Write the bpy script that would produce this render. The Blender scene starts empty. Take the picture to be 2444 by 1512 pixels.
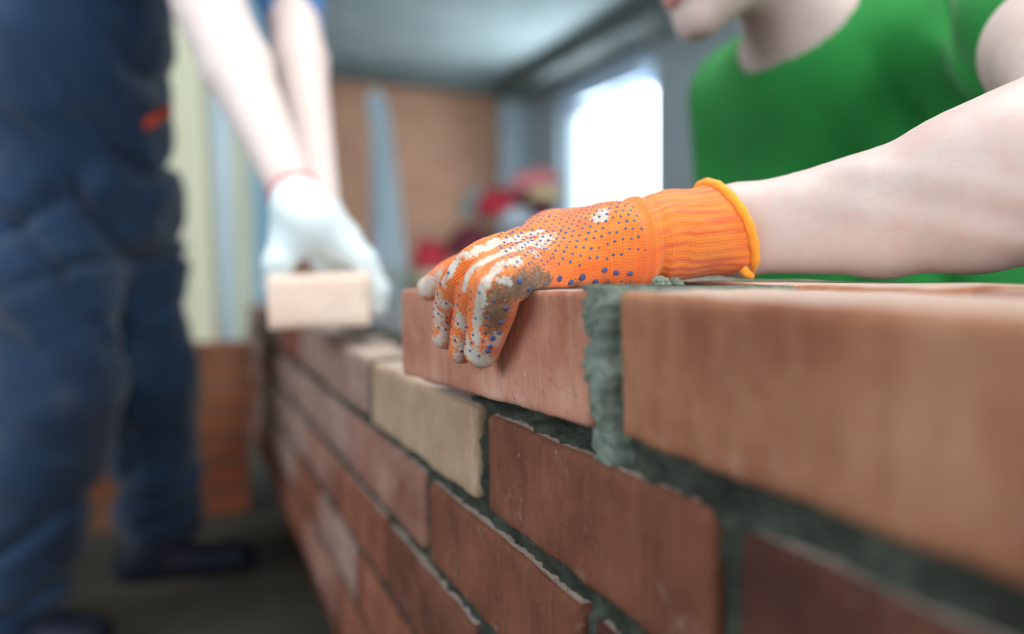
import bpy, bmesh, math, random
import numpy as np
from mathutils import Vector, noise, Matrix
random.seed(7)
R = math.radians
SC = bpy.context.scene
COL = SC.collection

# ------------------------------------------------------------------ camera
F = 1750.0                    # focal length in pixels of the 2444 px wide frame
HC = 0.712                    # camera height above the floor
YH = 648.0                    # row of the horizon
cam_d = bpy.data.cameras.new('camera')
cam = bpy.data.objects.new('camera', cam_d); COL.objects.link(cam)
cam_d.sensor_width = 36.0
cam_d.lens = 36.0 * F / 2444.0
cam_d.shift_y = (YH - 756.0) / 2444.0
cam_d.clip_start = 0.02
cam.location = (0, 0, HC)
cam.rotation_euler = (R(90), 0, 0)
cam_d.dof.use_dof = True
cam_d.dof.focus_distance = 0.436
cam_d.dof.aperture_fstop = 1.85
cam_d.dof.aperture_blades = 0
SC.camera = cam

# ------------------------------------------------------------------ frame of the room (t along the brick wall, u to the right of it)
TH = math.atan(792 / F)
CT, ST = math.cos(TH), math.sin(TH)
S_ = 0.206
D = S_ * CT
def W(t, u, z):
    """room frame -> world. u = 0 is the face of the brick wall, t runs along it away from the camera."""
    return Vector(((D + u) * CT - t * ST, (D + u) * ST + t * CT, z))
def P(px, py, Z):
    """a point seen at pixel px, py at the distance Z"""
    return Vector(((px - 1222) / F * Z, Z, HC - (py - YH) / F * Z))
def t_at(px):
    a = (px - 1222) / F
    return D * (CT - a * ST) / (ST + a * CT)

# ------------------------------------------------------------------ light
w = bpy.data.worlds.new('world'); SC.world = w; w.use_nodes = True
wn = w.node_tree.nodes; wl = w.node_tree.links
wn['Background'].inputs[0].default_value = (0.80, 0.92, 1.0, 1)
wn['Background'].inputs[1].default_value = 2.6
SC.view_settings.view_transform = 'Standard'
SC.view_settings.look = 'None'
SC.view_settings.gamma = 1.0
SC.view_settings.use_curve_mapping = False
SC.view_settings.exposure = 0.32
SC.cycles.use_denoising = True
SC.cycles.max_bounces = 8
SC.cycles.diffuse_bounces = 4
SC.cycles.sample_clamp_indirect = 6.0
RT0, RT1, RU0, RU1, ZC = -3.2, 6.9, -3.0, 3.07, 2.62   # the room
def area(name, loc, target, sx, sy, power, color):
    l = bpy.data.lights.new(name, 'AREA'); l.shape = 'RECTANGLE'; l.size = sx; l.size_y = sy
    l.energy = power; l.color = color
    o = bpy.data.objects.new(name, l); COL.objects.link(o); o.location = loc
    o.rotation_euler = (Vector(target) - Vector(loc)).to_track_quat('-Z', 'Y').to_euler()
    return o
# daylight through the wide opening behind the camera, the opening on the left and the window on the right
area('daylight_rear_opening', W(RT0 + .05, 0.7, 1.75), W(1.0, 0.7, 0.9), 3.4, 1.3, 62, (1.0, 0.975, 0.95))
area('daylight_left_opening', W(0.4, RU0 + .05, 1.75), W(0.6, 0, 0.9), 2.6, 1.2, 34, (0.95, 0.98, 1.0))
area('added_top_light', W(0.35, 0.35, 2.45), W(0.45, 0.1, 0.7), 0.9, 0.9, 27, (1.0, 0.985, 0.96))  # added lamp, unseen, put in to brighten the upward surfaces
area('daylight_window', W(5.3, RU1 + .17, 1.75), W(3.9, 0, 1.2), 1.4, 0.9, 60, (0.85, 0.94, 1.0))

# ------------------------------------------------------------------ helpers
def tag(o, label=None, cat=None, group=None, kind=None):
    if label: o['label'] = label
    if cat: o['category'] = cat
    if group: o['group'] = group
    if kind: o['kind'] = kind
    return o
def empty(name, loc=(0, 0, 0)):
    o = bpy.data.objects.new(name, None); COL.objects.link(o); o.location = loc
    o.empty_display_size = 0.05
    return o
def link(name, me, m=None, parent=None, smooth=True, world=True):
    o = bpy.data.objects.new(name, me); COL.objects.link(o)
    if m is not None and not me.materials: me.materials.append(m)
    if smooth:
        me.polygons.foreach_set('use_smooth', [True] * len(me.polygons))
    if parent is not None:
        o.parent = parent
        if world: o.matrix_parent_inverse = Matrix.Translation(-Vector(parent.location))
    return o
def recentre(o):
    """move a mesh object's origin to the bottom centre of its geometry"""
    me = o.data; n = len(me.vertices); co = np.empty(n * 3); me.vertices.foreach_get('co', co); co = co.reshape(-1, 3)
    c = (co.min(0) + co.max(0)) / 2; c[2] = co[:, 2].min()
    co -= c; me.vertices.foreach_set('co', co.ravel()); me.update()
    o.location = Vector(o.location) + Vector(c)
    return o
def from_py(name, verts, faces):
    me = bpy.data.meshes.new(name); me.from_pydata([tuple(v) for v in verts], [], faces); me.update()
    return me
class MB:
    def __init__(s): s.v = []; s.f = []
    def box8(s, p):
        b = len(s.v); s.v += [tuple(q) for q in p]
        s.f += [tuple(b + i for i in q) for q in ((0, 3, 2, 1), (4, 5, 6, 7), (0, 1, 5, 4), (1, 2, 6, 5), (2, 3, 7, 6), (3, 0, 4, 7))]
        return s
    def room(s, t0, t1, u0, u1, z0, z1):
        return s.box8([W(t0, u0, z0), W(t0, u1, z0), W(t1, u1, z0), W(t1, u0, z0), W(t0, u0, z1), W(t0, u1, z1), W(t1, u1, z1), W(t1, u0, z1)])
    def tube(s, pts, rads, n=14, cap=True):
        base = len(s.v); pts = [Vector(p) for p in pts]
        for i, p in enumerate(pts):
            a = pts[max(i - 1, 0)]; c = pts[min(i + 1, len(pts) - 1)]
            d = (c - a).normalized(); x = d.orthogonal().normalized() if i == 0 else (px_ - d * px_.dot(d)).normalized()
            px_ = x; y = d.cross(x)
            for k in range(n):
                an = 2 * math.pi * k / n
                s.v.append(tuple(p + (x * math.cos(an) + y * math.sin(an)) * rads[i]))
        for i in range(len(pts) - 1):
            for k in range(n):
                a = base + i * n + k; b = base + i * n + (k + 1) % n
                s.f.append((a, b, b + n, a + n))
        if cap:
            s.f.append(tuple(base + k for k in range(n))[::-1]); s.f.append(tuple(base + (len(pts) - 1) * n + k for k in range(n)))
        return s
    def build(s, name, m, parent=None, smooth=False, bevel=0):
        o = link(name, from_py(name, s.v, s.f), m, parent, smooth)
        if bevel:
            b = o.modifiers.new('edge', 'BEVEL'); b.width = bevel; b.segments = 2; b.limit_method = 'ANGLE'
        return o

# ------------------------------------------------------------------ materials
def new_mat(name, rough=0.8):
    m = bpy.data.materials.new(name); m.use_nodes = True
    nt = m.node_tree; b = nt.nodes['Principled BSDF']; b.inputs['Roughness'].default_value = rough
    b.inputs['Specular IOR Level'].default_value = 0.3
    return m, nt, b
def nd(nt, typ, **kw):
    n = nt.nodes.new(typ)
    for k, v in kw.items():
        if k.startswith('i_'): n.inputs[k[2:].replace('_', ' ')].default_value = v
        else: setattr(n, k, v)
    return n
def lk(nt, a, b): nt.links.new(a, b)
def mth(nt, op, a, b=None, c=None):
    n = nt.nodes.new('ShaderNodeMath'); n.operation = op
    for i, v in enumerate((a, b, c)):
        if v is None: continue
        if isinstance(v, (int, float)): n.inputs[i].default_value = v
        else: nt.links.new(v, n.inputs[i])
    return n.outputs[0]
def mixc(nt, f, a, b):
    n = nt.nodes.new('ShaderNodeMix'); n.data_type = 'RGBA'
    for i, v in ((0, f), (6, a), (7, b)):
        if isinstance(v, (int, float)): n.inputs[i].default_value = v
        elif isinstance(v, tuple): n.inputs[i].default_value = v
        else: nt.links.new(v, n.inputs[i])
    return n.outputs[2]
def ramp(nt, fac, stops):
    r = nt.nodes.new('ShaderNodeValToRGB'); nt.links.new(fac, r.inputs[0])
    els = r.color_ramp.elements
    while len(els) < len(stops): els.new(0.5)
    for e, (p, c) in zip(els, stops):
        e.position = p; e.color = c if len(c) == 4 else (*c, 1)
    return r.outputs[0]
def sr(r, g, b):
    f = lambda c: (c / 255 / 12.92) if c / 255 <= 0.04045 else ((c / 255 + 0.055) / 1.055) ** 2.4
    return (f(r), f(g), f(b), 1)
def coords(nt, scale=(1, 1, 1), kind='Object', loc=(0, 0, 0)):
    tc = nt.nodes.new('ShaderNodeTexCoord'); mp = nt.nodes.new('ShaderNodeMapping')
    mp.inputs['Scale'].default_value = scale; mp.inputs['Location'].default_value = loc
    nt.links.new(tc.outputs[kind], mp.inputs[0]); return mp.outputs[0]
def nz(nt, vec, scale, detail=4, rough=0.55, dist=0.0):
    n = nd(nt, 'ShaderNodeTexNoise'); n.inputs['Scale'].default_value = scale; n.inputs['Detail'].default_value = detail
    n.inputs['Roughness'].default_value = rough; n.inputs['Distortion'].default_value = dist
    nt.links.new(vec, n.inputs['Vector']); return n.outputs['Fac']
def bump(nt, b, h, strength=0.5, dist=0.001, prev=None):
    n = nt.nodes.new('ShaderNodeBump'); n.inputs['Strength'].default_value = strength; n.inputs['Distance'].default_value = dist
    nt.links.new(h, n.inputs['Height'])
    if prev is not None: nt.links.new(prev, n.inputs['Normal'])
    nt.links.new(n.outputs[0], b.inputs['Normal']); return n.outputs[0]
def simple(name, c1, c2, scale=8, rough=0.8, bs=0.3, bd=0.003, spec=0.3, detail=5, stretch=(1, 1, 1)):
    m, nt, b = new_mat(name, rough); b.inputs['Specular IOR Level'].default_value = spec
    v = coords(nt, stretch); n = nz(nt, v, scale, detail)
    lk(nt, ramp(nt, n, [(0.3, c1), (0.7, c2)]), b.inputs['Base Color'])
    if bs: bump(nt, b, n, bs, bd)
    return m

def brick_mat(name, base, dark, light, seed):
    """extruded clay brick: drag marks across the face, pores, small chips and a little lime bloom"""
    m, nt, b = new_mat(name, 0.78); b.inputs['Specular IOR Level'].default_value = 0.35
    v = coords(nt, (1, 1, 1), loc=(seed, seed * .7, 0))
    vs = coords(nt, (1, 1, 0.12), loc=(seed, 0, 0))         # drag marks run top to bottom
    big = nz(nt, v, 14, 4); mark = nz(nt, vs, 125, 7, 0.68, 0.5); fine = nz(nt, v, 900, 4, 0.7)
    blot = nz(nt, v, 38, 5, 0.6, 0.6)
    c = ramp(nt, big, [(0.3, dark), (0.55, base), (0.75, light)])
    c = mixc(nt, mth(nt, 'MULTIPLY', ramp(nt, mark, [(0.52, (0, 0, 0)), (0.75, (1, 1, 1))]), 0.45), c, light)
    c = mixc(nt, mth(nt, 'MULTIPLY', ramp(nt, mark, [(0.25, (1, 1, 1)), (0.45, (0, 0, 0))]), 0.5), c, dark)
    c = mixc(nt, mth(nt, 'MULTIPLY', ramp(nt, blot, [(0.60, (0, 0, 0)), (0.74, (1, 1, 1))]), 0.28), c, sr(206, 178, 160))
    spots = nd(nt, 'ShaderNodeTexVoronoi'); spots.inputs['Scale'].default_value = 95; lk(nt, v, spots.inputs['Vector'])
    sp = ramp(nt, spots.outputs['Distance'], [(0.08, (1, 1, 1)), (0.16, (0, 0, 0))])
    gate = ramp(nt, nz(nt, v, 60, 2), [(0.60, (0, 0, 0)), (0.66, (1, 1, 1))])
    c = mixc(nt, mth(nt, 'MULTIPLY', mth(nt, 'MULTIPLY', sp, gate), 0.6), c, sr(225, 195, 175))
    pore = nd(nt, 'ShaderNodeTexVoronoi'); pore.inputs['Scale'].default_value = 160; lk(nt, v, pore.inputs['Vector'])
    po = ramp(nt, pore.outputs['Distance'], [(0.05, (1, 1, 1)), (0.12, (0, 0, 0))])
    pg = ramp(nt, nz(nt, v, 33, 2), [(0.56, (0, 0, 0)), (0.62, (1, 1, 1))])
    po = mth(nt, 'MULTIPLY', po, pg)
    c = mixc(nt, mth(nt, 'MULTIPLY', po, 0.8), c, sr(60, 38, 30))
    lk(nt, c, b.inputs['Base Color'])
    # upward face paled in colour to look strongly lit from above
    gz = nd(nt, 'ShaderNodeNewGeometry'); sz = nd(nt, 'ShaderNodeSeparateXYZ'); lk(nt, gz.outputs['Normal'], sz.inputs[0])
    up = ramp(nt, sz.outputs[2], [(0.90, (0, 0, 0)), (0.985, (1, 1, 1))])
    c = mixc(nt, mth(nt, 'MULTIPLY', up, mth(nt, 'ADD', 0.45, mth(nt, 'MULTIPLY', blot, 0.5))), c, sr(214, 196, 184))
    lk(nt, c, b.inputs['Base Color'])
    h = mth(nt, 'ADD', mth(nt, 'MULTIPLY', mark, 1.0), mth(nt, 'MULTIPLY', blot, 0.7))
    h = mth(nt, 'ADD', h, mth(nt, 'MULTIPLY', fine, 0.2))
    chip = ramp(nt, nz(nt, coords(nt, (1, 1, 0.35), loc=(seed, 2, 0)), 120, 4, 0.6, 1.2), [(0.50, (0, 0, 0)), (0.60, (1, 1, 1))])
    h = mth(nt, 'ADD', h, mth(nt, 'MULTIPLY', chip, 0.3))
    h = mth(nt, 'SUBTRACT', h, mth(nt, 'MULTIPLY', po, 0.8))
    bump(nt, b, h, 0.85, 0.0022)
    return m
M = {}
M['b_red'] = brick_mat('brick_red', sr(146, 88, 66), sr(112, 58, 40), sr(164, 110, 88), 1.3)
M['b_hand'] = brick_mat('brick_rose', sr(202, 142, 120), sr(172, 108, 86), sr(218, 172, 152), 4.1)
M['b_orange'] = brick_mat('brick_orange', sr(178, 122, 92), sr(142, 84, 58), sr(196, 148, 118), 7.7)
M['b_brown_shade'] = brick_mat('brick_brown_shade', sr(122, 74, 58), sr(90, 48, 34), sr(142, 96, 78), 2.9)  # brown clay tone, also used low down as painted shade
M['b_yellow'] = brick_mat('brick_straw', sr(188, 158, 132), sr(168, 136, 110), sr(204, 178, 152), 5.5)
M['b_pink'] = brick_mat('brick_pink', sr(162, 116, 102), sr(132, 84, 70), sr(182, 140, 126), 9.2)
M['b_held'] = brick_mat('brick_pale_new', sr(252, 226, 208), sr(246, 214, 194), sr(254, 234, 220), 3.3)

M['b_deep_shade'] = brick_mat('brick_deep_shade', sr(100, 58, 46), sr(76, 40, 30), sr(122, 80, 66), 8.4)  # shade painted into the colour of the near lower bricks
M['b_mid_shade'] = brick_mat('brick_mid_shade', sr(132, 80, 60), sr(102, 56, 40), sr(152, 102, 82), 5.9)  # red clay darkened, the same shade put into its colour
M['b_far'] = brick_mat('brick_hazed_pink', sr(166, 134, 122), sr(140, 104, 92), sr(184, 156, 146), 6.6)  # greyed and paled: bright haze put into the far bricks' colour
def mortar_mat(name, c1, c2, c3):
    m, nt, b = new_mat(name, 0.9)
    v = coords(nt); n1 = nz(nt, v, 40, 5, 0.6); n2 = nz(nt, v, 600, 5, 0.7); n3 = nz(nt, v, 190, 4, 0.6, 0.5)
    c = ramp(nt, n1, [(0.3, c1), (0.5, c2), (0.72, c3)])
    c = mixc(nt, mth(nt, 'MULTIPLY', ramp(nt, n3, [(0.35, (1, 1, 1)), (0.5, (0, 0, 0))]), 0.5), c, c1)
    lk(nt, c, b.inputs['Base Color'])
    bump(nt, b, mth(nt, 'ADD', mth(nt, 'MULTIPLY', n2, 0.35), n3), 1.0, 0.003)
    return m
M['mortar'] = mortar_mat('wet_mortar', sr(42, 44, 37), sr(62, 66, 57), sr(92, 98, 87))
M['mortar_l'] = mortar_mat('grey_green_mortar', sr(96, 106, 96), sr(138, 150, 138), sr(170, 180, 166))
M['concrete'] = simple('ceiling_concrete', sr(158, 176, 178), sr(176, 192, 194), 2.2, 0.85, 0.3, 0.01)
M['plaster'] = simple('grey_plaster', sr(180, 194, 200), sr(196, 208, 214), 3, 0.9, 0.3, 0.006)
M['beam'] = simple('raw_beam_concrete', sr(100, 108, 106), sr(122, 130, 128), 3, 0.9, 0.3, 0.01)
M['floor'] = simple('dusty_screed', sr(70, 66, 58), sr(90, 86, 76), 3.5, 0.85, 0.4, 0.006)

def wallbrick_mat(name, c1, c2, mort, bw=0.25, bh=0.065):
    m, nt, b = new_mat(name, 0.85)
    geo = nd(nt, 'ShaderNodeTexCoord'); sep = nd(nt, 'ShaderNodeSeparateXYZ'); lk(nt, geo.outputs['Object'], sep.inputs[0])
    # distance along the wall in the room frame
    along = mth(nt, 'ADD', mth(nt, 'MULTIPLY', sep.outputs[0], CT), mth(nt, 'MULTIPLY', sep.outputs[1], ST))
    cmb = nd(nt, 'ShaderNodeCombineXYZ'); lk(nt, along, cmb.inputs[0]); lk(nt, sep.outputs[2], cmb.inputs[1])
    br = nd(nt, 'ShaderNodeTexBrick'); lk(nt, cmb.outputs[0], br.inputs['Vector'])
    br.inputs['Scale'].default_value = 1.0; br.inputs['Brick Width'].default_value = bw + .012; br.inputs['Row Height'].default_value = bh + .012
    br.inputs['Mortar Size'].default_value = 0.006; br.inputs['Color1'].default_value = c1; br.inputs['Color2'].default_value = c2
    br.inputs['Mortar'].default_value = mort
    n = nz(nt, geo.outputs['Object'], 1.6, 3)
    c = mixc(nt, mth(nt, 'MULTIPLY', ramp(nt, n, [(0.4, (0, 0, 0)), (0.65, (1, 1, 1))]), 0.35), br.outputs['Color'], sr(196, 150, 116))
    lk(nt, c, b.inputs['Base Color']); bump(nt, b, br.outputs['Fac'], -0.6, 0.006)
    return m
M['farbrick'] = wallbrick_mat('far_brickwork', sr(186, 130, 104), sr(200, 148, 118), sr(180, 162, 148))
M['returnbrick'] = wallbrick_mat('orange_brickwork', sr(140, 76, 50), sr(120, 66, 46), sr(84, 72, 60))

# ------------------------------------------------------------------ the room
def structure(name, mb, m): return recentre(tag(mb.build(name, m), kind='structure'))
structure('floor', MB().room(RT0, RT1 + .2, RU0, RU1, -0.1, 0), M['floor'])
structure('ceiling', MB().room(RT0, RT1 + .2, RU0 - .2, RU1 + .2, ZC, ZC + .15), M['concrete'])
o_wb = structure('wall_back', MB().room(RT1, RT1 + .2, RU0 - .2, RU1 + .2, 0, ZC), M['farbrick'])
# right wall with the window opening
WT0, WT1, WZ0, WZ1 = 4.60, 6.14, 1.17, 2.30
mb = MB(); mb.room(RT0, WT0, RU1, RU1 + .22, 0, ZC); mb.room(WT1, RT1, RU1, RU1 + .22, 0, ZC)
mb.room(WT0, WT1, RU1, RU1 + .22, 0, WZ0); mb.room(WT0, WT1, RU1, RU1 + .22, WZ1, ZC)
structure('wall_right', mb, M['plaster'])
mb = MB(); mb.room(RT0, -0.9, RU0 - .2, RU0, 0, ZC); mb.room(1.7, RT1, RU0 - .2, RU0, 0, ZC); mb.room(-0.9, 1.7, RU0 - .2, RU0, 0, 1.15); mb.room(-0.9, 1.7, RU0 - .2, RU0, 2.35, ZC)
structure('wall_left', mb, M['plaster'])
mb = MB(); mb.room(RT0 - .2, RT0, RU0 - .2, -1.0, 0, ZC); mb.room(RT0 - .2, RT0, 2.4, RU1 + .2, 0, ZC); mb.room(RT0 - .2, RT0, -1.0, 2.4, 0, 1.1); mb.room(RT0 - .2, RT0, -1.0, 2.4, 2.4, ZC)
structure('wall_front', mb, M['plaster'])
structure('trim_1', MB().room(RT0, RT1, RU1 - .34, RU1, ZC - .17, ZC), M['beam'])
structure('trim_2', MB().room(RT1 - .3, RT1, RU0, RU1 - .34, ZC - .13, ZC), M['beam'])
structure('trim_3', MB().room(RT1 - .10, RT1, RU1 - .30, RU1, 0, ZC - .17), M['plaster'])
# window: frame, two sashes and panes
M['frame'] = simple('white_window_plastic', sr(216, 228, 238), sr(226, 236, 244), 3, 0.4, 0)
glass, nt, b = new_mat('window_glass', 0.02)
b.inputs['Transmission Weight'].default_value = 1.0; b.inputs['IOR'].default_value = 1.02; b.inputs['Base Color'].default_value = (0.96, 0.99, 1, 1)
win = empty('window_1', W((WT0 + WT1) / 2, RU1 + .12, WZ0)); tag(win, kind='structure')
mb = MB(); f = .07; a, c = RU1 + .09, RU1 + .15
mb.room(WT0, WT1, a, c, WZ0, WZ0 + f); mb.room(WT0, WT1, a, c, WZ1 - .13, WZ1)
mb.room(WT0, WT0 + f, a, c, WZ0, WZ1); mb.room(WT1 - f, WT1, a, c, WZ0, WZ1)
tm = 5.28; mb.room(tm - .05, tm + .05, a, c, WZ0, WZ1)
mb.build('window_frame', M['frame'], win)
for (p, q) in ((WT0 + f, tm - .05), (tm + .05, WT1 - f)):
    MB().room(p, q, a + .02, a + .03, WZ0 + f, WZ1 - f).build('window_pane', glass, win)
MB().room(WT0 + .1, WT1 - .1, RU1 - .07, RU1 - .002, WZ1 - .10, WZ1 + .09).build('window_head_box', simple('pale_blue_metal', sr(190, 214, 240), sr(204, 224, 246), 3, .4, 0), win, bevel=.01)  # pale blue box across the head of the window
MB().room(WT0 - .05, WT1 + .05, RU1 - .08, RU1 + .10, WZ0 - .04, WZ0).build('window_sill', M['frame'], win)

# ------------------------------------------------------------------ bricks
def brick_mesh(name, L, Wd, H, seed, m, step=0.006, rad=0.004, rough=0.0012):
    """rounded box with a worn, slightly wavy outline; x = length, y = depth, z = height, origin at the bottom centre"""
    nx, ny, nz_ = [max(4, int(round(q / step))) for q in (L, Wd, H)]
    def axis(n): return [-0.5 + i / n for i in range(n + 1)]
    ax, ay, az = axis(nx), axis(ny), axis(nz_)
    idx = {}; V = []
    def vid(i, j, k):
        key = (i, j, k)
        if key not in idx:
            idx[key] = len(V); V.append((ax[i] * L, ay[j] * Wd, az[k] * H))
        return idx[key]
    Fc = []
    for i in range(nx):
        for j in range(ny):
            Fc.append((vid(i, j, 0), vid(i, j + 1, 0), vid(i + 1, j + 1, 0), vid(i + 1, j, 0)))
            Fc.append((vid(i, j, nz_), vid(i + 1, j, nz_), vid(i + 1, j + 1, nz_), vid(i, j + 1, nz_)))
    for i in range(nx):
        for k in range(nz_):
            Fc.append((vid(i, 0, k), vid(i + 1, 0, k), vid(i + 1, 0, k + 1), vid(i, 0, k + 1)))
            Fc.append((vid(i, ny, k), vid(i, ny, k + 1), vid(i + 1, ny, k + 1), vid(i + 1, ny, k)))
    for j in range(ny):
        for k in range(nz_):
            Fc.append((vid(0, j, k), vid(0, j, k + 1), vid(0, j + 1, k + 1), vid(0, j + 1, k)))
            Fc.append((vid(nx, j, k), vid(nx, j + 1, k), vid(nx, j + 1, k + 1), vid(nx, j, k + 1)))
    out = []
    half = Vector((L / 2, Wd / 2, H / 2)); off = Vector((seed * 3.1, seed * 1.7, seed * 0.9))
    for v in V:
        p = Vector(v)
        e = noise.noise((p + off) * 38) * 0.8 + noise.noise((p + off) * 120) * 0.55
        r = rad * (1.0 + 1.0 * e)
        r = max(r, 0.0008)
        q = Vector([max(-half[i] + r, min(half[i] - r, p[i])) for i in range(3)])
        dlt = p - q
        if dlt.length > 1e-9: p = q + dlt.normalized() * min(r, dlt.length if sum(abs(x) > 1e-9 for x in dlt) == 1 else r)
        p += Vector((noise.noise((p + off) * 30 + Vector((9, 0, 0))), noise.noise((p + off) * 30 + Vector((0, 9, 0))), noise.noise((p + off) * 30))) * rough
        p += Vector((noise.noise((p + off) * 7 + Vector((3, 0, 0))), noise.noise((p + off) * 7 + Vector((0, 3, 0))), noise.noise((p + off) * 7))) * rough * 1.3
        p.z += H / 2
        out.append(p)
    me = from_py(name, out, Fc); me.materials.append(m)
    return me
ROT_WALL = math.atan2(-CT, ST)   # local +x runs towards the camera (-t), local -y faces the viewer's side
def place(o, pos, xdir, roll=0.0, pitch=0.0):
    x = Vector(xdir).normalized(); z = Vector((0, 0, 1)); z = (z - x * z.dot(x)).normalized(); y = z.cross(x)
    m3 = Matrix((x, y, z)).transposed().to_4x4()
    o.matrix_world = Matrix.Translation(pos) @ m3
    o.location, o.rotation_euler = pos, m3.to_euler()
d_wall = Vector((-ST, CT, 0)); n_wall = Vector((CT, ST, 0))
WALL_T1 = 2.42
wall = empty('brick_wall', W(1.2, 0.06, 0)); tag(wall, 'unfinished red brick wall with thick dark wet mortar joints, running across the room', 'wall')
tops = [0.0948 + 0.0775 * k for k in range(8)]       # below the camera
BH = 0.0668
tones = ['b_red', 'b_brown_shade', 'b_red', 'b_pink', 'b_orange', 'b_red']
def wall_brick(ta, tb, zt, H, m, seed, u0=0.0, Wd=0.12, step=0.007, rad=0.004):
    L = tb - ta
    me = brick_mesh('brick', L, Wd, H, seed, M[m], step, rad)
    o = bpy.data.objects.new('brick', me); COL.objects.link(o)
    me.polygons.foreach_set('use_smooth', [True] * len(me.polygons))
    pos = W((ta + tb) / 2, u0 + Wd / 2, zt - H)
    place(o, pos, -d_wall)
    if m == 'b_yellow': o['label'] = 'straw-coloured brick'
    o.parent = wall; o.matrix_parent_inverse = Matrix.Translation(-Vector(wall.location))
    return o
def row_from(joints, k, colours):
    """joints = (left pixel of the near brick, right pixel of the far brick) pairs, near to far; the rest continues at the usual pitch"""
    bricks = []
    for (pr, pl, tone) in joints: bricks.append((t_at(pr), t_at(pl), tone))
    t = bricks[0][0] - 0.014; i = 0
    while t > -0.22:
        bricks.insert(0, (t - 0.245, t, colours[i % len(colours)])); t -= 0.26; i += 1
    t = bricks[-1][1] + 0.016; i = 2
    while t < WALL_T1 - .05:
        e = min(t + 0.248, WALL_T1); bricks.append((t, e, colours[i % len(colours)])); t = e + 0.013; i += 1
    return bricks
rows = [
    row_from([(1698, 1158, 'b_mid_shade'), (1133, 890, 'b_yellow'), (872, 775, 'b_pink')], 0, ['b_deep_shade', 'b_deep_shade', 'b_pink', 'b_red']),
    row_from([(1385, 1022, 'b_mid_shade'), (1006, 835, 'b_pink')], 1, ['b_deep_shade', 'b_mid_shade', 'b_pink', 'b_red']),
    row_from([(1130, 925, 'b_brown_shade')], 2, ['b_deep_shade', 'b_brown_shade', 'b_red', 'b_pink']),
    row_from([(1290, 1010, 'b_brown_shade')], 3, ['b_brown_shade', 'b_red', 'b_red']),
    row_from([(1130, 925, 'b_red')], 4, ['b_red', 'b_brown_shade', 'b_red', 'b_pink']),
    row_from([(1290, 1010, 'b_brown_shade')], 5, ['b_red', 'b_red', 'b_brown_shade']),
    row_from([(1130, 925, 'b_red')], 6, ['b_brown_shade', 'b_red', 'b_red']),
    row_from([(1290, 1010, 'b_red')], 7, ['b_red', 'b_brown_shade', 'b_brown_shade']),
]
sd = 1
for k, row in enumerate(rows):
    zt = HC - tops[k]
    for (ta, tb, tone) in row:
        sd += 1
        near = ta < 0.9 and k < 3
        if ta > 0.8 and k < 4 and sd % 4: tone = 'b_far'  # haze tone on most of the far bricks
        if k > 4: tone = 'b_brown_shade' if tone == 'b_red' else 'b_red'  # shade tone mixed into the lowest courses
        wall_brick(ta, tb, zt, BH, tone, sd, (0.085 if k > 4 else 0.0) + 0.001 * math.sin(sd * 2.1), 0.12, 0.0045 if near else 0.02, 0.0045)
# top course: the near bricks of the front row, and the row behind them
tj = t_at(1480)
wall_brick(tj - 0.25, tj, HC - 0.0090, 0.0685, 'b_orange', 101, -0.0005, 0.12, 0.0045, 0.004)
wall_brick(tj - 0.52, tj - 0.264, HC - 0.0090, 0.0685, 'b_red', 102, 0, 0.12, 0.01)
for i, (a, tone) in enumerate(((-.30, 'b_red'), (-.04, 'b_pink'), (.222, 'b_orange'))):
    wall_brick(a, a + .25, HC - 0.0066, 0.07, tone, 120 + i, 0.1215, 0.12, 0.01)
for kk in range(1, 3):
    for i in range(-1, 2):
        wall_brick(i * .262 - .1, i * .262 + .15, HC - 0.0066 - 0.0775 * kk, 0.0665, 'b_red', 130 + i + 5 * kk, 0.132, 0.12, 0.02)
mb = MB(); mb.room(-.36, .47, .123, .25, HC - .47, HC - .235); mb.build('backing_course', M['returnbrick'], wall)

# mortar: one rough slab whose surface shows in the joints
def mortar_slab():
    ts = list(np.arange(-0.24, 0.02, 0.01)) + list(np.arange(0.02, 0.75, 0.0028)) + list(np.arange(0.75, WALL_T1, 0.012)) + [WALL_T1 - .004]
    hs = list(np.arange(0.0915, 0.34, 0.0026)) + list(np.arange(0.34, 0.705, 0.012)) + [0.709]
    V = []; Fc = []; nt_, nh = len(ts), len(hs)
    for j, h in enumerate(hs):
        for i, t in enumerate(ts):
            q = Vector((t, h, 0))
            hh = h + (0.0025 * noise.noise(q * 60) if j == 0 else 0) + (0.0075 if (j < 4 and t > .5) else 0)
            uu = 0.0065 + 0.0045 * noise.noise(q * 45) + 0.003 * noise.noise(q * 130) + 0.0016 * noise.noise(q * 330)
            uu = max(uu, 0.0002) + (0.085 if h > 0.476 else 0.0)
            V.append(W(t, uu, HC - hh))
    for j in range(nh - 1):
        for i in range(nt_ - 1):
            a = j * nt_ + i; Fc.append((a, a + nt_, a + nt_ + 1, a + 1))
    # back and top
    b0 = len(V)
    for h in (hs[0], hs[-1]):
        for i, t in enumerate(ts): V.append(W(t, 0.114 + (0.085 if h > .5 else 0), HC - h))
    for i in range(nt_ - 1):
        Fc.append((i, i + 1, b0 + i + 1, b0 + i)); Fc.append((b0 + i, b0 + i + 1, b0 + nt_ + i + 1, b0 + nt_ + i))
    Fc.append((0, b0, b0 + nt_, (nh - 1) * nt_)) ; Fc.append((nt_ - 1, nh * nt_ - 1, b0 + 2 * nt_ - 1, b0 + nt_ - 1))
    return from_py('mortar', V, Fc)
o = link('mortar', mortar_slab(), M['mortar'], wall)
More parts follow.
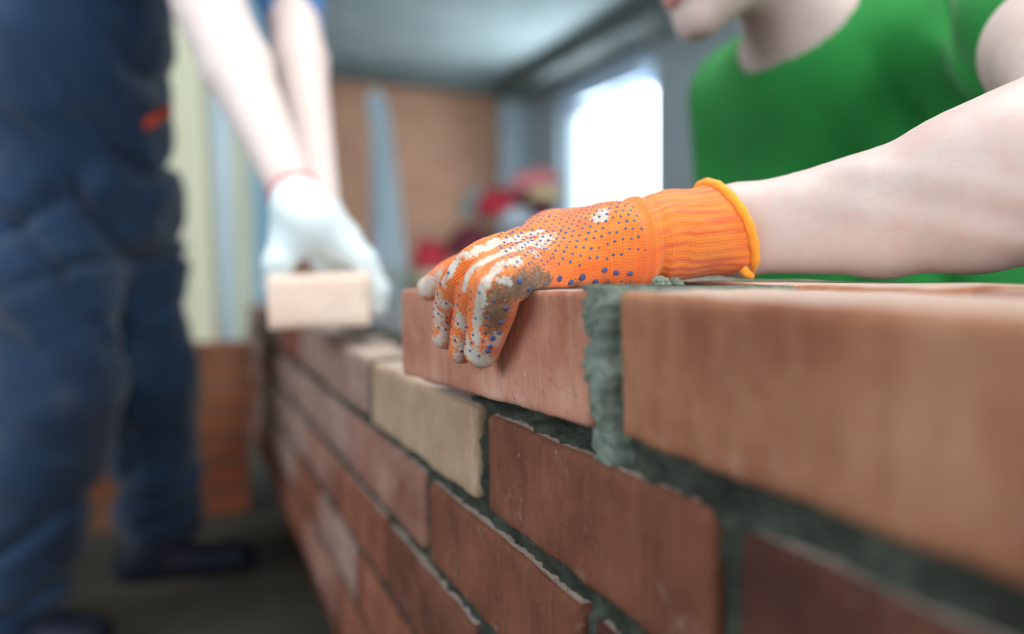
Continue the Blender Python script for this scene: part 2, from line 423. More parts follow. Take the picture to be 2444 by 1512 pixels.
def lumpy_block(name, t0f, t1f, z0, z1, uf, u1, m, nT=14, nZ=60):
    """a strip of mortar whose front face is lumpy; t0f, t1f(z) give its ragged sides"""
    V = []; Fc = []
    for j in range(nZ + 1):
        z = z0 + (z1 - z0) * j / nZ
        for i in range(nT + 1):
            s = i / nT; t = t0f(z) * (1 - s) + t1f(z) * s
            V.append(W(t, uf(t, z, s), z))
        zb = z - .007 * (j == nZ); V.append(W(t1f(z), u1, zb)); V.append(W(t0f(z), u1, zb))
    n = nT + 3
    for j in range(nZ):
        for i in range(n):
            a = j * n + i; b = j * n + (i + 1) % n
            Fc.append((a, b, b + n, a + n))
    Fc.append(tuple(range(n))[::-1]); Fc.append(tuple(nZ * n + i for i in range(n)))
    me = from_py(name, V, Fc)
    bm = bmesh.new(); bm.from_mesh(me); bmesh.ops.recalc_face_normals(bm, faces=bm.faces); bm.to_mesh(me); bm.free()
    return link(name, me, m, wall)
# bed under the top course, recessed below the near bricks
def bed_u(t, z, s):
    q = Vector((t, z, 3))
    return max(0.0005, 0.0075 + 0.006 * noise.noise(q * 40) + 0.003 * noise.noise(q * 150))
mbv = []
V = []; Fc = []
ts = list(np.arange(-0.34, 0.0, 0.01)) + list(np.arange(0.0, 0.50, 0.0026)); nv = 9
for i, t in enumerate(ts):
    top = HC - (0.074 if t < tj else 0.074 + 0.004 * (t - tj) / .3); bot = HC - 0.0955
    for j in range(nv):
        z = bot + (top - bot) * j / (nv - 1)
        V.append(W(t, bed_u(t, z, 0) + (0.013 * min(1, max(0, t - tj) / .02)), z))
    V.append(W(t, 0.115, top)); V.append(W(t, 0.115, bot))
n = nv + 2
for i in range(len(ts) - 1):
    for j in range(n):
        a = i * n + j; b = i * n + (j + 1) % n; Fc.append((a, a + n, b + n, b))
Fc.append(tuple(range(n))); Fc.append(tuple((len(ts) - 1) * n + i for i in range(n))[::-1])
link('mortar_bed', from_py('mortar_bed', V, Fc), M['mortar'], wall)
# the wide upright joint between the two top bricks, smeared over the arris of the left one
HB_R = t_at(1400)
def jl(z):
    q = Vector((z * 1.0, 0, 5)); return HB_R + 0.003 + 0.010 * noise.noise(q * 55) + 0.005 * noise.noise(q * 170)
def jr(z):
    q = Vector((z * 1.0, 7, 5)); return tj + 0.0035 + 0.002 * noise.noise(q * 90)
def ju(t, z, s):
    q = Vector((t, z, 8))
    return -0.0045 + 0.006 * (1 - s) ** 2 * 0 + 0.022 * max(0, 0.26 - s) / 0.26 + 0.006 * max(0, s - .8) / .2 + 0.003 * noise.noise(q * 70) + 0.002 * noise.noise(q * 220)
def ju2(t, z, s):
    base = HC - 0.075
    k = min(1, max(0, (base + 0.012 - z) / 0.02))
    return ju(t, z, s) + 0.006 * k
lumpy_block('mortar_joint', lambda z: jr(z), lambda z: jl(z), HC - 0.094, HC - 0.0065, ju2, 0.112, M['mortar_l'], 26, 90)

# ------------------------------------------------------------------ signed-distance modelling for bodies, gloves and clothes
def surface_nets(f, org, h):
    """naive surface nets on a value grid f (negative inside)"""
    ins = f < 0
    nx, ny, nz_ = f.shape
    c = [ins[a:nx - 1 + a, b:ny - 1 + b, g:nz_ - 1 + g] for a in (0, 1) for b in (0, 1) for g in (0, 1)]
    anyin = np.logical_or.reduce(c); allin = np.logical_and.reduce(c)
    act = anyin & ~allin
    ci = np.argwhere(act)
    idm = -np.ones(act.shape, dtype=np.int64); idm[act] = np.arange(len(ci))
    acc = np.zeros((len(ci), 3)); cnt = np.zeros(len(ci))
    corners = [(a, b, g) for a in (0, 1) for b in (0, 1) for g in (0, 1)]
    vals = {cc: f[ci[:, 0] + cc[0], ci[:, 1] + cc[1], ci[:, 2] + cc[2]] for cc in corners}
    for ca in corners:
        for ax in range(3):
            if ca[ax] == 0:
                cb = list(ca); cb[ax] = 1; cb = tuple(cb)
                va, vb = vals[ca], vals[cb]
                m = (va < 0) != (vb < 0)
                tt = np.zeros(len(ci)); tt[m] = va[m] / (va[m] - vb[m])
                p = np.zeros((len(ci), 3)); p += np.array(ca); p[:, ax] += tt
                acc[m] += p[m]; cnt[m] += 1
    V = (ci + acc / cnt[:, None]) * h + np.array(org)
    faces = []
    for ax in range(3):
        o1, o2 = [(1, 2), (2, 0), (0, 1)][ax]
        sl0 = [slice(1, -1)] * 3; sl0[ax] = slice(0, -1)
        sl1 = list(sl0); sl1[ax] = slice(1, None)
        a = ins[tuple(sl0)]; b = ins[tuple(sl1)]
        e = np.argwhere(a != b)
        if len(e) == 0: continue
        flip = a[e[:, 0], e[:, 1], e[:, 2]]
        e = e + np.array([0 if i == ax else 1 for i in range(3)])
        def cell(d1, d2):
            q = e.copy(); q[:, o1] -= d1; q[:, o2] -= d2
            return idm[q[:, 0], q[:, 1], q[:, 2]]
        quad = np.stack([cell(1, 1), cell(0, 1), cell(0, 0), cell(1, 0)], 1)
        quad[~flip] = quad[~flip][:, ::-1]
        faces.append(quad)
    Fq = np.concatenate(faces)
    Fq = Fq[(Fq >= 0).all(1)]
    return V, Fq
def np_mesh(name, V, Fq):
    me = bpy.data.meshes.new(name)
    me.vertices.add(len(V)); me.vertices.foreach_set('co', V.astype(np.float32).ravel())
    me.loops.add(len(Fq) * 4); me.loops.foreach_set('vertex_index', Fq.astype(np.int32).ravel())
    me.polygons.add(len(Fq)); me.polygons.foreach_set('loop_start', np.arange(0, len(Fq) * 4, 4, dtype=np.int32))
    me.update(calc_edges=True); me.validate()
    me.polygons.foreach_set('use_smooth', np.ones(len(me.polygons), dtype=bool))
    return me
def smin(a, b, k):
    if k <= 0: return np.minimum(a, b)
    h = np.clip(0.5 + 0.5 * (b - a) / k, 0, 1)
    return b * (1 - h) + a * h - k * h * (1 - h)
def smax(a, b, k): return -smin(-a, -b, k)
def A3(p): return np.array(tuple(p), dtype=float)
def cap(p0, r0, p1, r1):
    """round cone between two points"""
    p0, p1 = A3(p0), A3(p1)
    def fn(X):
        ba = p1 - p0; l2 = (ba ** 2).sum(); pa = X - p0
        hh = np.clip((pa @ ba) / l2, 0, 1)
        return np.sqrt(((pa - hh[..., None] * ba) ** 2).sum(-1)) - (r0 * (1 - hh) + r1 * hh)
    fn.bb = (np.minimum(p0 - r0, p1 - r1), np.maximum(p0 + r0, p1 + r1)); return fn
def ell(c, rad, rot=None):
    """ellipsoid; rot = 3x3 with the local axes as columns"""
    c = A3(c); rad = np.array(rad, float); Rm = np.eye(3) if rot is None else np.array(rot)
    def fn(X):
        q = (X - c) @ Rm; k0 = np.sqrt(((q / rad) ** 2).sum(-1)); k1 = np.sqrt(((q / rad ** 2) ** 2).sum(-1)) + 1e-9
        return k0 * (k0 - 1) / k1
    m = rad.max(); fn.bb = (c - m, c + m); return fn
def ecap(p0, p1, ra0, rb0, ra1, rb1, wide):
    """elliptical cone: radius ra along the direction `wide`, rb across it"""
    p0, p1 = A3(p0), A3(p1); wv = A3(wide)
    ax = (p1 - p0) / np.linalg.norm(p1 - p0); wv = wv - ax * (wv @ ax); wv /= np.linalg.norm(wv); vv = np.cross(ax, wv)
    L = np.linalg.norm(p1 - p0)
    def fn(X):
        pa = X - p0; y = pa @ ax; hh = np.clip(y / L, 0, 1)
        ra = ra0 * (1 - hh) + ra1 * hh; rb = rb0 * (1 - hh) + rb1 * hh
        dy = (y - hh * L); a = pa @ wv; b = pa @ vv; rm = np.minimum(ra, rb)
        k0 = np.sqrt((a / ra) ** 2 + (b / rb) ** 2 + (dy / rm) ** 2)
        k1 = np.sqrt((a / ra ** 2) ** 2 + (b / rb ** 2) ** 2 + (dy / rm ** 2) ** 2) + 1e-9
        return k0 * (k0 - 1) / k1
    m = max(ra0, rb0, ra1, rb1); fn.bb = (np.minimum(p0, p1) - m, np.maximum(p0, p1) + m); return fn
def make_sdf(name, groups, h, m, parent=None, post=None, bounds=None, displace=None, relax=2):
    """groups = list of (primitive, blend) united in order"""
    prims = [g if isinstance(g, tuple) else (g, 0.02) for g in groups]
    lo = np.min([p.bb[0] for p, k in prims], 0) - 4 * h - .01; hi = np.max([p.bb[1] for p, k in prims], 0) + 4 * h + .01
    if bounds is not None: lo = np.maximum(lo, bounds[0]); hi = np.minimum(hi, bounds[1])
    n = np.ceil((hi - lo) / h).astype(int) + 1
    g = [lo[i] + np.arange(n[i]) * h for i in range(3)]
    f = np.empty(tuple(n), dtype=np.float32)
    step = max(1, int(600000 / (n[1] * n[2])))
    for i0 in range(0, n[0], step):
        i1 = min(n[0], i0 + step)
        X = np.stack(np.meshgrid(g[0][i0:i1], g[1], g[2], indexing='ij'), -1)
        d = None
        for p, k in prims:
            v = p(X); d = v if d is None else smin(d, v, k)
        if displace is not None: d = d + displace(X)
        if post is not None: d = post(X, d)
        f[i0:i1] = d
    f[0] = f[-1] = np.maximum(f[0], 1e-3); 
    for ax in range(3):
        for e in (0, -1):
            sl = [slice(None)] * 3; sl[ax] = e; f[tuple(sl)] = np.maximum(f[tuple(sl)], 1e-3)
    V, Fq = surface_nets(f, lo, h)
    for _ in range(relax):                     # light relaxation takes off the voxel steps
        acc = np.zeros_like(V); cnt = np.zeros(len(V))
        for a, b in ((0, 1), (1, 2), (2, 3), (3, 0)):
            np.add.at(acc, Fq[:, a], V[Fq[:, b]]); np.add.at(cnt, Fq[:, a], 1)
            np.add.at(acc, Fq[:, b], V[Fq[:, a]]); np.add.at(cnt, Fq[:, b], 1)
        V = V * 0.5 + 0.5 * acc / np.maximum(cnt, 1)[:, None]
    me = np_mesh(name, V, Fq)
    o = link(name, me, m, parent, smooth=False)
    return o
def vnoise(X, scale, seed=0):
    """cheap smooth noise made from sines"""
    x, y, z = X[..., 0] * scale + seed, X[..., 1] * scale - seed * 1.3, X[..., 2] * scale + seed * .7
    return (np.sin(x + 1.7 * np.sin(y * .9 + z)) * np.cos(y * 1.1 + 1.3 * np.sin(z * 1.2)) + np.sin(z * 1.4 + 1.1 * np.sin(x * 1.3 - y))) * 0.5

# ------------------------------------------------------------------ skin and cloth materials
def skin_mat(name, c1, c2, c3):
    m, nt, b = new_mat(name, 0.52); v = coords(nt)
    n = nz(nt, v, 22, 4); n2 = nz(nt, v, 130, 4)
    c = ramp(nt, n, [(0.32, c1), (0.55, c2), (0.75, c3)])
    c = mixc(nt, mth(nt, 'MULTIPLY', ramp(nt, n2, [(0.5, (0, 0, 0)), (0.75, (1, 1, 1))]), 0.22), c, sr(206, 140, 130))
    lk(nt, c, b.inputs['Base Color'])
    b.inputs['Subsurface Weight'].default_value = 0.25; b.inputs['Subsurface Radius'].default_value = (0.6, 0.25, 0.15); b.inputs['Subsurface Scale'].default_value = 0.006
    b.inputs['Specular IOR Level'].default_value = 0.35
    f1 = nz(nt, v, 420, 4, 0.6); bump(nt, b, f1, 0.25, 0.0006)
    return m
M['skin'] = skin_mat('fair_skin', sr(198, 178, 172), sr(206, 188, 182), sr(208, 180, 174))
M['skin_pale'] = skin_mat('pale_skin', sr(226, 208, 204), sr(230, 214, 210), sr(228, 204, 198))
def cloth_mat(name, c1, c2, scale=5, rough=0.9, weave=700, sheen=0.2, stain=None):
    m, nt, b = new_mat(name, rough); v = coords(nt)
    n = nz(nt, v, scale, 4); c = ramp(nt, n, [(0.3, c1), (0.7, c2)])
    if stain:
        c = mixc(nt, mth(nt, 'MULTIPLY', ramp(nt, nz(nt, v, 4.5, 5, 0.65), [(0.58, (0, 0, 0)), (0.7, (1, 1, 1))]), 0.4), c, stain)
    lk(nt, c, b.inputs['Base Color']); b.inputs['Sheen Weight'].default_value = sheen
    bump(nt, b, nz(nt, v, weave, 2), 0.3, 0.0005)
    return m
M['shirt'] = cloth_mat('green_jersey', sr(28, 120, 50), sr(38, 134, 60), 4, sheen=0.1)
M['navy'] = cloth_mat('navy_workwear', sr(22, 40, 66), sr(36, 62, 92), 6, stain=sr(74, 70, 72))
M['blue'] = cloth_mat('blue_jersey', sr(52, 104, 168), sr(60, 116, 180), 5)
M['white_glove'] = cloth_mat('white_knit', sr(224, 238, 242), sr(236, 246, 250), 9)
M['orange_tape'] = simple('orange_tape', sr(226, 78, 34), sr(232, 88, 40), 9, 0.7, 0)
M['shoe'] = simple('dark_shoe', sr(20, 26, 42), sr(30, 36, 54), 9, 0.6, 0.2, 0.002)
M['hair'] = simple('brown_hair', sr(52, 36, 26), sr(74, 52, 36), 120, 0.6, 0.8, 0.003, stretch=(1, 1, 0.15))

# ------------------------------------------------------------------ brick under the hand (own thing) and its place
HBL = P(955, 693, 0.586); HBR = P(1402, 694, 0.362)        # upper front corners
hb_dir = (HBR - HBL); HB_L = hb_dir.length; hb_x = hb_dir.normalized()
hb_me = brick_mesh('brick', HB_L, 0.12, 0.0675, 201, M['b_hand'], 0.0032, 0.0035, 0.0011)
hb = link('brick', hb_me)
zz = (Vector((0, 0, 1)) - hb_x * hb_x.z).normalized(); yy = zz.cross(hb_x)
place(hb, (HBL + HBR) / 2 + yy * 0.06 - zz * 0.0675, hb_x)
tag(hb, 'rose-coloured brick gripped by the orange glove at the end of the top course', 'brick')
face_n = -yy                                               # outward normal of its front face
def on_face(px, py, off):
    """point at a pixel, off metres in front of the front face of that brick"""
    a = Vector(((px - 1222) / F, 1, -(py - YH) / F)); c0 = Vector((0, 0, HC))
    Zd = (HBL + face_n * off - c0).dot(face_n) / a.dot(face_n)
    return c0 + a * Zd

# ------------------------------------------------------------------ the man in the green shirt
man = empty('person', (0.42, 1.15, 0)); 
tag(man, 'person in a green t-shirt and orange dotted work glove leaning over the brick wall', 'person')
sh_l = P(2440, 10, 0.78); sh_r = P(1760, 235, 1.05)
elbow = P(2690, 300, 0.42)
wrist = P(1760, 549, 0.492)
mid = (sh_l + sh_r) / 2
chest_n = Vector((-.78, -.6, -.12)).normalized()
spine = (Vector((0.16, 0.16, -1))).normalized()
neck_b = mid + Vector((-0.070, -0.03, 0.010))
chin = P(1655, 92, 0.80)
Fd = Vector((-.86, -.30, -.42)).normalized()                  # where the face looks
side = Fd.cross(Vector((0, 0, 1))).normalized(); Up = side.cross(Fd).normalized()
hrot = np.array([tuple(side), tuple(Fd), tuple(Up)]).T        # columns: his right, forward, up
def H(x, y, z): return chin - (side * 0 + Fd * 0.082 + Up * -0.108) + side * x + Fd * y + Up * z
head_c = H(0, 0, 0)
head = [(ell(H(0, -.012, .035), (.076, .098, .092), hrot), .02), (ell(H(0, .030, -.03), (.058, .062, .075), hrot), .03),
        (cap(H(.045, .0, -.06), .020, H(.012, .066, -.090), .017), .025), (cap(H(-.045, .0, -.06), .020, H(-.012, .066, -.090), .017), .025),
        (ell(H(0, .073, -.091), (.020, .014, .016), hrot), .018),
        (cap(H(0, .088, .012), .008, H(0, .106, -.022), .011), .012), (cap(H(.012, .096, -.026), .008, H(-.012, .096, -.026), .008), .006),
        (cap(H(.030, .078, .022), .010, H(.012, .086, .020), .010), .015), (cap(H(-.030, .078, .022), .010, H(-.012, .086, .020), .010), .015),
        (cap(H(.020, .083, -.052), .0055, H(-.020, .083, -.052), .0055), .005), (cap(H(.017, .084, -.063), .0065, H(-.017, .084, -.063), .0065), .005),
        (ell(H(.077, -.005, .0), (.008, .018, .030), hrot), .006), (ell(H(-.077, -.005, .0), (.008, .018, .030), hrot), .006)]
hip = mid + spine * 0.50 + Vector((0.05, 0.04, 0))
knee_r, knee_l = Vector((hip.x - .02, hip.y + .10, .02)), Vector((hip.x + .15, hip.y - .02, .02))
hip.z = max(hip.z, .42)
hand_r = Vector((sh_r.x + .03, sh_r.y + .12, HC - .22))
el_r = sh_r + Vector((0.03, 0.05, -0.27))
fa_up = Vector((0, 0, 1))
w2 = P(2100, 512, 0.462); w3 = P(2300, 462, 0.440); w4 = P(2444, 415, 0.428)
def fr(half, Z): return half / F * Z
body = head + [
    (cap(H(0, -.035, -.04), .052, neck_b, .058), .03),
    (cap(neck_b, .06, sh_l + Vector((-.03, .01, -.01)), .055), .04), (cap(neck_b, .06, sh_r + Vector((.02, -.02, -.01)), .055), .04),
    (ecap(mid + spine * .03, mid + spine * .26, .17, .105, .15, .10, sh_l - sh_r), .06),
    (ecap(mid + spine * .26, hip, .14, .10, .155, .11, sh_l - sh_r), .06),
    (cap(sh_l, .058, (sh_l + elbow) / 2 + Vector((0, 0, -.005)), .052), .03), (cap((sh_l + elbow) / 2, .052, elbow, .046), .02),
    (cap(elbow, .048, w4, fr(203, .428)), .03),
    (ecap(w4, w3, fr(203, .428), fr(196, .428) * .85, fr(186, .440), fr(180, .440) * .85, fa_up), .012),
    (ecap(w3, w2, fr(186, .440), fr(180, .440) * .85, fr(146, .462), fr(146, .462) * .8, fa_up), .012),
    (ecap(w2, wrist, fr(146, .462), fr(146, .462) * .75, fr(104, .492), .0215, fa_up), .012),
    (ecap(wrist, P(1560, 570, .478), fr(106, .492), .0215, .026, .021, fa_up), .01),
    (cap(sh_r, .055, el_r, .044), .03), (cap(el_r, .044, hand_r, .030), .01), (ell(hand_r + Vector((0, .02, -.06)), (.035, .02, .07)), .02),
    (cap(hip + Vector((.06, -.05, -.05)), .085, hip + Vector((.10, -.02, -.30)), .07), .04), (cap(hip + Vector((-.06, .05, -.05)), .085, hip + Vector((-.10, .18, -.30)), .07), .04),
]
def tendons(X):
    """two long soft ridges under the skin of the forearm"""
    return 0
ax_f = A3(w4 - wrist); L_f = np.linalg.norm(ax_f); ax_f /= L_f
def skin_disp(X):
    q = X - A3(wrist); s = q @ ax_f; z = q[..., 2]
    m = np.exp(-((s - 0.14) / 0.10) ** 2) * (np.abs(q[..., 1] + s * 0.4) < 0.2)
    r1 = np.exp(-((z - (0.030 - 0.28 * s)) / 0.0075) ** 2); r2 = np.exp(-((z - (0.062 - 0.34 * s)) / 0.0085) ** 2)
    return -0.0026 * m * (r1 + r2)
body_o = make_sdf('body', body, 0.0045, M['skin'], man, displace=skin_disp)
tag(body_o, 'bare fair skin of face, neck and forearm')
# eyes, brows and hair
def eye(x):
    me = bpy.data.meshes.new('eye'); bm = bmesh.new(); bmesh.ops.create_uvsphere(bm, u_segments=20, v_segments=12, radius=.0125); bm.to_mesh(me); bm.free()
    o = link('eye', me, M['eye'], man, world=False); o.location = H(x, .073, .004) - man.location; return o
m, nt, b = new_mat('eye_white', 0.2); b.inputs['Base Color'].default_value = (0.8, 0.78, 0.75, 1); M['eye'] = m
M['iris'] = simple('brown_iris', sr(40, 26, 18), sr(58, 38, 26), 300, .3, 0)
M['lip'] = skin_mat('lip_skin', sr(176, 112, 108), sr(184, 120, 116), sr(178, 110, 108))
for ex in (.031, -.031):
    eo = eye(ex)
    me = bpy.data.meshes.new('iris'); bm = bmesh.new(); bmesh.ops.create_uvsphere(bm, u_segments=16, v_segments=10, radius=.0062); bm.to_mesh(me); bm.free()
    io = link('iris', me, M['iris'], eo, world=False); io.location = Fd * .0080 - Up * .0022
    make_sdf('eyebrow', [(cap(H(ex - .014, .084, .023), .0030, H(ex + .002, .088, .027), .0036), .002), (cap(H(ex + .002, .088, .027), .0036, H(ex + .016, .080, .022), .0026), .002)], .0014, M['hair'], man)
make_sdf('lips', [(cap(H(.019, .0850, -.0525), .0038, H(0, .0895, -.0515), .0050), .003), (cap(H(-.019, .0850, -.0525), .0038, H(0, .0895, -.0515), .0050), .003),
                  (cap(H(.015, .0860, -.0625), .0045, H(0, .0900, -.0635), .0062), .003), (cap(H(-.015, .0860, -.0625), .0045, H(0, .0900, -.0635), .0062), .003)], .0012, M['lip'], man)
make_sdf('hair', [(ell(H(0, -.026, .050), (.083, .100, .092), hrot), .01), (ell(H(0, -.05, .0), (.080, .078, .080), hrot), .02)], .005, M['hair'], man,
         post=lambda X, d: smax(d, (X - A3(H(0, .055, .05))) @ A3(Fd * .75 - Up * .66), .01), displace=lambda X: 0.0015 * vnoise(X, 240))
# shirt: follows the torso, wide neckline, short sleeves, long folds from the shoulder to the armpit
sleeve_l = sh_l + (elbow - sh_l) * 0.36; sleeve_r = sh_r + (el_r - sh_r) * 0.62
shirt = [
    (cap(neck_b + Vector((0, 0, -.035)), .072, sh_l + Vector((-.02, .01, 0)), .066), .04), (cap(neck_b + Vector((0, 0, -.035)), .072, sh_r + Vector((.02, -.02, 0)), .066), .04),
    (ecap(mid + spine * .04, mid + spine * .27, .19, .125, .175, .125, sh_l - sh_r), .06),
    (ecap(mid + spine * .27, hip, .17, .13, .18, .14, sh_l - sh_r), .08),
    (cap(sh_l, .070, sleeve_l, .074), .035), (cap(sh_r, .068, sleeve_r, .066), .035)]
lr = A3((sh_l - sh_r).normalized())
def shirt_fold(X):
    q = X - A3(mid); a = q @ lr; z = q[..., 2]
    f = 0.012 * (1 - 2 * np.abs(np.sin((a * 1.0 + z * 0.20) * 38 + 1.2 * np.sin(z * 9 + 1))) ** .7) * np.exp(-((a - .10) / .09) ** 2) * np.clip(1 + (0.02 - z) * 2, .3, 1)
    f = f + 0.0065 * np.sin((a * .5 - z) * 42 + 1.5 * np.sin(a * 14)) * np.exp(-((a + .02) / .14) ** 2)
    away = np.clip((np.sqrt(((X - A3(neck_b)) ** 2).sum(-1)) - .09) / .08, 0.05, 1)
    return f * away + 0.002 * vnoise(X, 26)
nk = A3(neck_b + Vector((-.045, -.035, .015)))
nk_n = A3(Vector((-.50, -.36, .79)).normalized())
def neck_cut(X, d):
    # a cylinder along the neck leaves the round neckline open
    axn = A3((head_c - neck_b).normalized()); q = X - A3(neck_b); s = q @ axn
    rr = np.sqrt(((q - s[..., None] * axn) ** 2).sum(-1))
    cut = smax(rr - 0.080, -(s + 0.115), .01)
    return smax(d, -cut, .006)
sh_o = make_sdf('shirt', shirt, 0.0045, M['shirt'], man, post=neck_cut, displace=shirt_fold)
tag(sh_o, 'green jersey t-shirt with a round ribbed neckline')
make_sdf('trousers', [(ecap(hip + Vector((0, 0, .06)), hip + Vector((0, 0, -.08)), .17, .13, .17, .13, sh_l - sh_r), .05),
    (cap(hip + Vector((.06, -.05, -.05)), .10, hip + Vector((.10, -.02, -.36)), .085), .05), (cap(hip + Vector((-.06, .05, -.05)), .10, hip + Vector((-.10, .18, -.36)), .085), .05)],
    .009, M['navy'], man, displace=lambda X: .004 * vnoise(X, 30))

# ------------------------------------------------------------------ the orange glove
rF = 0.0125
fingers = {   # MCP, PIP, DIP, tip with radii
    'a': [(P(1318, 560, .500), .0130), (P(1175, 612, .500), .0112), (P(1078, 652, .499), .0102), (on_face(1024, 690, .011), .0088)],
    'b': [(P(1305, 570, .482), .0130), (on_face(1130, 634, .0170), .0115), (on_face(1074, 730, .0128), .0108), (on_face(1064, 800, .0112), .0092)],
    'c': [(P(1300, 602, .467), .0130), (on_face(1165, 655, .0170), .0115), (on_face(1122, 752, .0128), .0110), (on_face(1106, 832, .0112), .0094)],
    'd': [(P(1320, 640, .450), .0138), (on_face(1200, 672, .0150), .0136), (on_face(1172, 756, .0138), .0132), (on_face(1150, 834, .0122), .0105)],
}
kn = P(1490, 582, .472); kn2 = P(1600, 562, .482); cuff_c = P(1728, 546, .492)
gl = []
def catmull(c, n=5):
    pts = [(2 * c[0][0] - c[1][0], c[0][1])] + list(c) + [(2 * c[-1][0] - c[-2][0], c[-1][1])]; out = []
    for i in range(1, len(pts) - 2):
        for q in range(n):
            t = q / n; p = [Vector((*pts[i + j - 1][0], pts[i + j - 1][1])) for j in range(4)]
            v = 0.5 * ((2 * p[1]) + (-p[0] + p[2]) * t + (2 * p[0] - 5 * p[1] + 4 * p[2] - p[3]) * t * t + (-p[0] + 3 * p[1] - 3 * p[2] + p[3]) * t ** 3)
            out.append((Vector(v[:3]), v[3]))
    out.append(c[-1]); return out
for k in 'abcd':
    c = catmull(fingers[k])
    gl.append([(cap(c[i][0], c[i][1], c[i + 1][0], c[i + 1][1]), .0) for i in range(len(c) - 1)])
palm = [(cap(fingers[k][0][0], fingers[k][0][1] + .001, kn, .024), .010) for k in 'abcd']
palm += [(cap(fingers['a'][0][0], .0135, fingers['b'][0][0], .0135), .01), (cap(fingers['b'][0][0], .0135, fingers['c'][0][0], .0135), .01), (cap(fingers['c'][0][0], .0135, fingers['d'][0][0], .0140), .01)]
palm += [(ecap(kn, kn2, fr(99, .472), .026, fr(98, .482), .028, fa_up), .014), (ecap(kn2, cuff_c, fr(98, .482), .028, fr(114, .492), .031, fa_up), .012)]
thumb = [(cap(P(1318, 560, .500), .0132, P(1440, 550, .492), .0185), .012), (cap(P(1500, 600, .500), .017, P(1400, 625, .535), .0135), .01), (cap(P(1400, 625, .535), .0135, P(1320, 632, .550), .0115), .006)]
hand_bb = None
def glove_sdf():
    allp = [p for g in gl for p in g] + palm + thumb
    return allp
chains = [gl[i] for i in range(4)]
class Multi:
    pass
def chain_field(chain):
    def fn(X):
        d = None
        for p, k in chain:
            v = p(X); d = v if d is None else smin(d, v, k)
        return d
    fn.bb = (np.min([p.bb[0] for p, k in chain], 0), np.max([p.bb[1] for p, k in chain], 0)); return fn
# the fingers blend into the palm, hardly into one another
palm_f = chain_field(palm)
def glove_all(X):
    base = None
    for p, k in palm + thumb:
        v = p(X); base = v if base is None else smin(base, v, .010)
    d = None
    for c in chains:
        v = smin(chain_field(c)(X), base, .006)
        d = v if d is None else smin(d, v, .0004)
    return d
glove_all.bb = (np.min([p.bb[0] for p, k in glove_sdf()], 0), np.max([p.bb[1] for p, k in glove_sdf()], 0))
ax_c = A3(cuff_c - kn); ax_c /= np.linalg.norm(ax_c)
cuff_n = A3(Vector((.87, .22, .40))); cuff_n /= np.linalg.norm(cuff_n)
def glove_post(X, d):
    d = smax(d, (X - A3(cuff_c)) @ cuff_n, .002)              # cut at the wrist
    # the palm lies flat on the brick
    d = smax(d, -(X[..., 2] - (HC - 0.0098)) - 100 * ((X - A3(HBL)) @ A3(face_n) > 0.0) , .002)
    # hollow under the cuff
    s = (X - A3(kn)) @ ax_c
    hol = np.sqrt((X[..., 0] - P(1700, 0, .485).x) ** 2 / 2.6 + (X[..., 2] - (HC - .0160)) ** 2) - 0.0120
    return smax(d, -hol, .004)
def glove_disp(X):
    s = (X - A3(kn)) @ ax_c
    wr = np.exp(-((s - 0.012) / 0.010) ** 2) * 0.0012 * np.sin(s * 500)
    q = X - A3(kn); z = q[..., 2]
    crease = 0.0022 * np.exp(-((s - .008 + z * .25) / .006) ** 2)
    return wr + crease + 0.0008 * vnoise(X, 120)
glove = make_sdf('glove', [(glove_all, 0)], 0.0013, None, man, post=glove_post, displace=glove_disp, relax=2)
tag(glove, 'orange knitted work glove with blue rubber dots and dried mortar')
# knit coordinates on the glove
me = glove.data; nvt = len(me.vertices); co = np.empty(nvt * 3); me.vertices.foreach_get('co', co); co = co.reshape(-1, 3)
def arc(chain_pts):
    pts = [A3(p) for p in chain_pts]; best = np.full(nvt, 1e9); U = np.zeros(nvt); V2 = np.zeros(nvt)
    L0 = 0
    for i in range(len(pts) - 1):
        ba = pts[i + 1] - pts[i]; L = np.linalg.norm(ba); pa = co - pts[i]; hh = (pa @ ba) / L ** 2
        hc = np.clip(hh, 0 if i else -9, 1 if i < len(pts) - 2 else 9)
        foot = pa - hc[:, None] * ba; dd = np.sqrt((foot ** 2).sum(1))
        ref = np.array([0, 0, 1.0]); axn = ba / L; ref = ref - axn * (ref @ axn)
        ref = A3(Vector((-.6, -.3, .74))); ref = ref - axn * (ref @ axn)
        ref /= np.linalg.norm(ref); sd_ = np.cross(axn, ref)
        ang = np.arctan2(foot @ sd_, foot @ ref)
        m = dd < best; best[m] = dd[m]; U[m] = (L0 + hc * L)[m]; V2[m] = ang[m]
        L0 += L
    return best, U, V2
bp, up_, vp = arc([q[0] for q in catmull([(cuff_c, 0), (kn2, 0), (kn, 0), ((fingers['c'][0][0] + fingers['b'][0][0]) / 2, 0)], 8)])
UU = [up_]; VV = [vp * 0.032]; which = np.zeros(nvt, dtype=int); lim = np.full(nvt, 1e9)
for qi, k in enumerate('abcd'):
    c = fingers[k]; bf, uf, vf = arc([q[0] for q in catmull(c, 6)])
    sel = (bf < 0.020) & (uf > 0.006) & (bf < lim); lim[sel] = bf[sel]; which[sel] = qi + 1
    UU.append(uf + 0.2); VV.append(vf * 0.0135)
UU = np.array(UU); VV = np.array(VV)
uvl = me.uv_layers.new(name='knit')
li = np.empty(len(me.loops), dtype=np.int32); me.loops.foreach_get('vertex_index', li)
ls = np.empty(len(me.polygons), dtype=np.int32); me.polygons.foreach_get('loop_start', ls)
lt = np.empty(len(me.polygons), dtype=np.int32); me.polygons.foreach_get('loop_total', lt)
fc = np.repeat(which[li[ls]], lt)                     # one chain for all corners of a face
uvl.data.foreach_set('uv', np.stack([UU[fc, li], VV[fc, li]], 1).astype(np.float32).ravel())
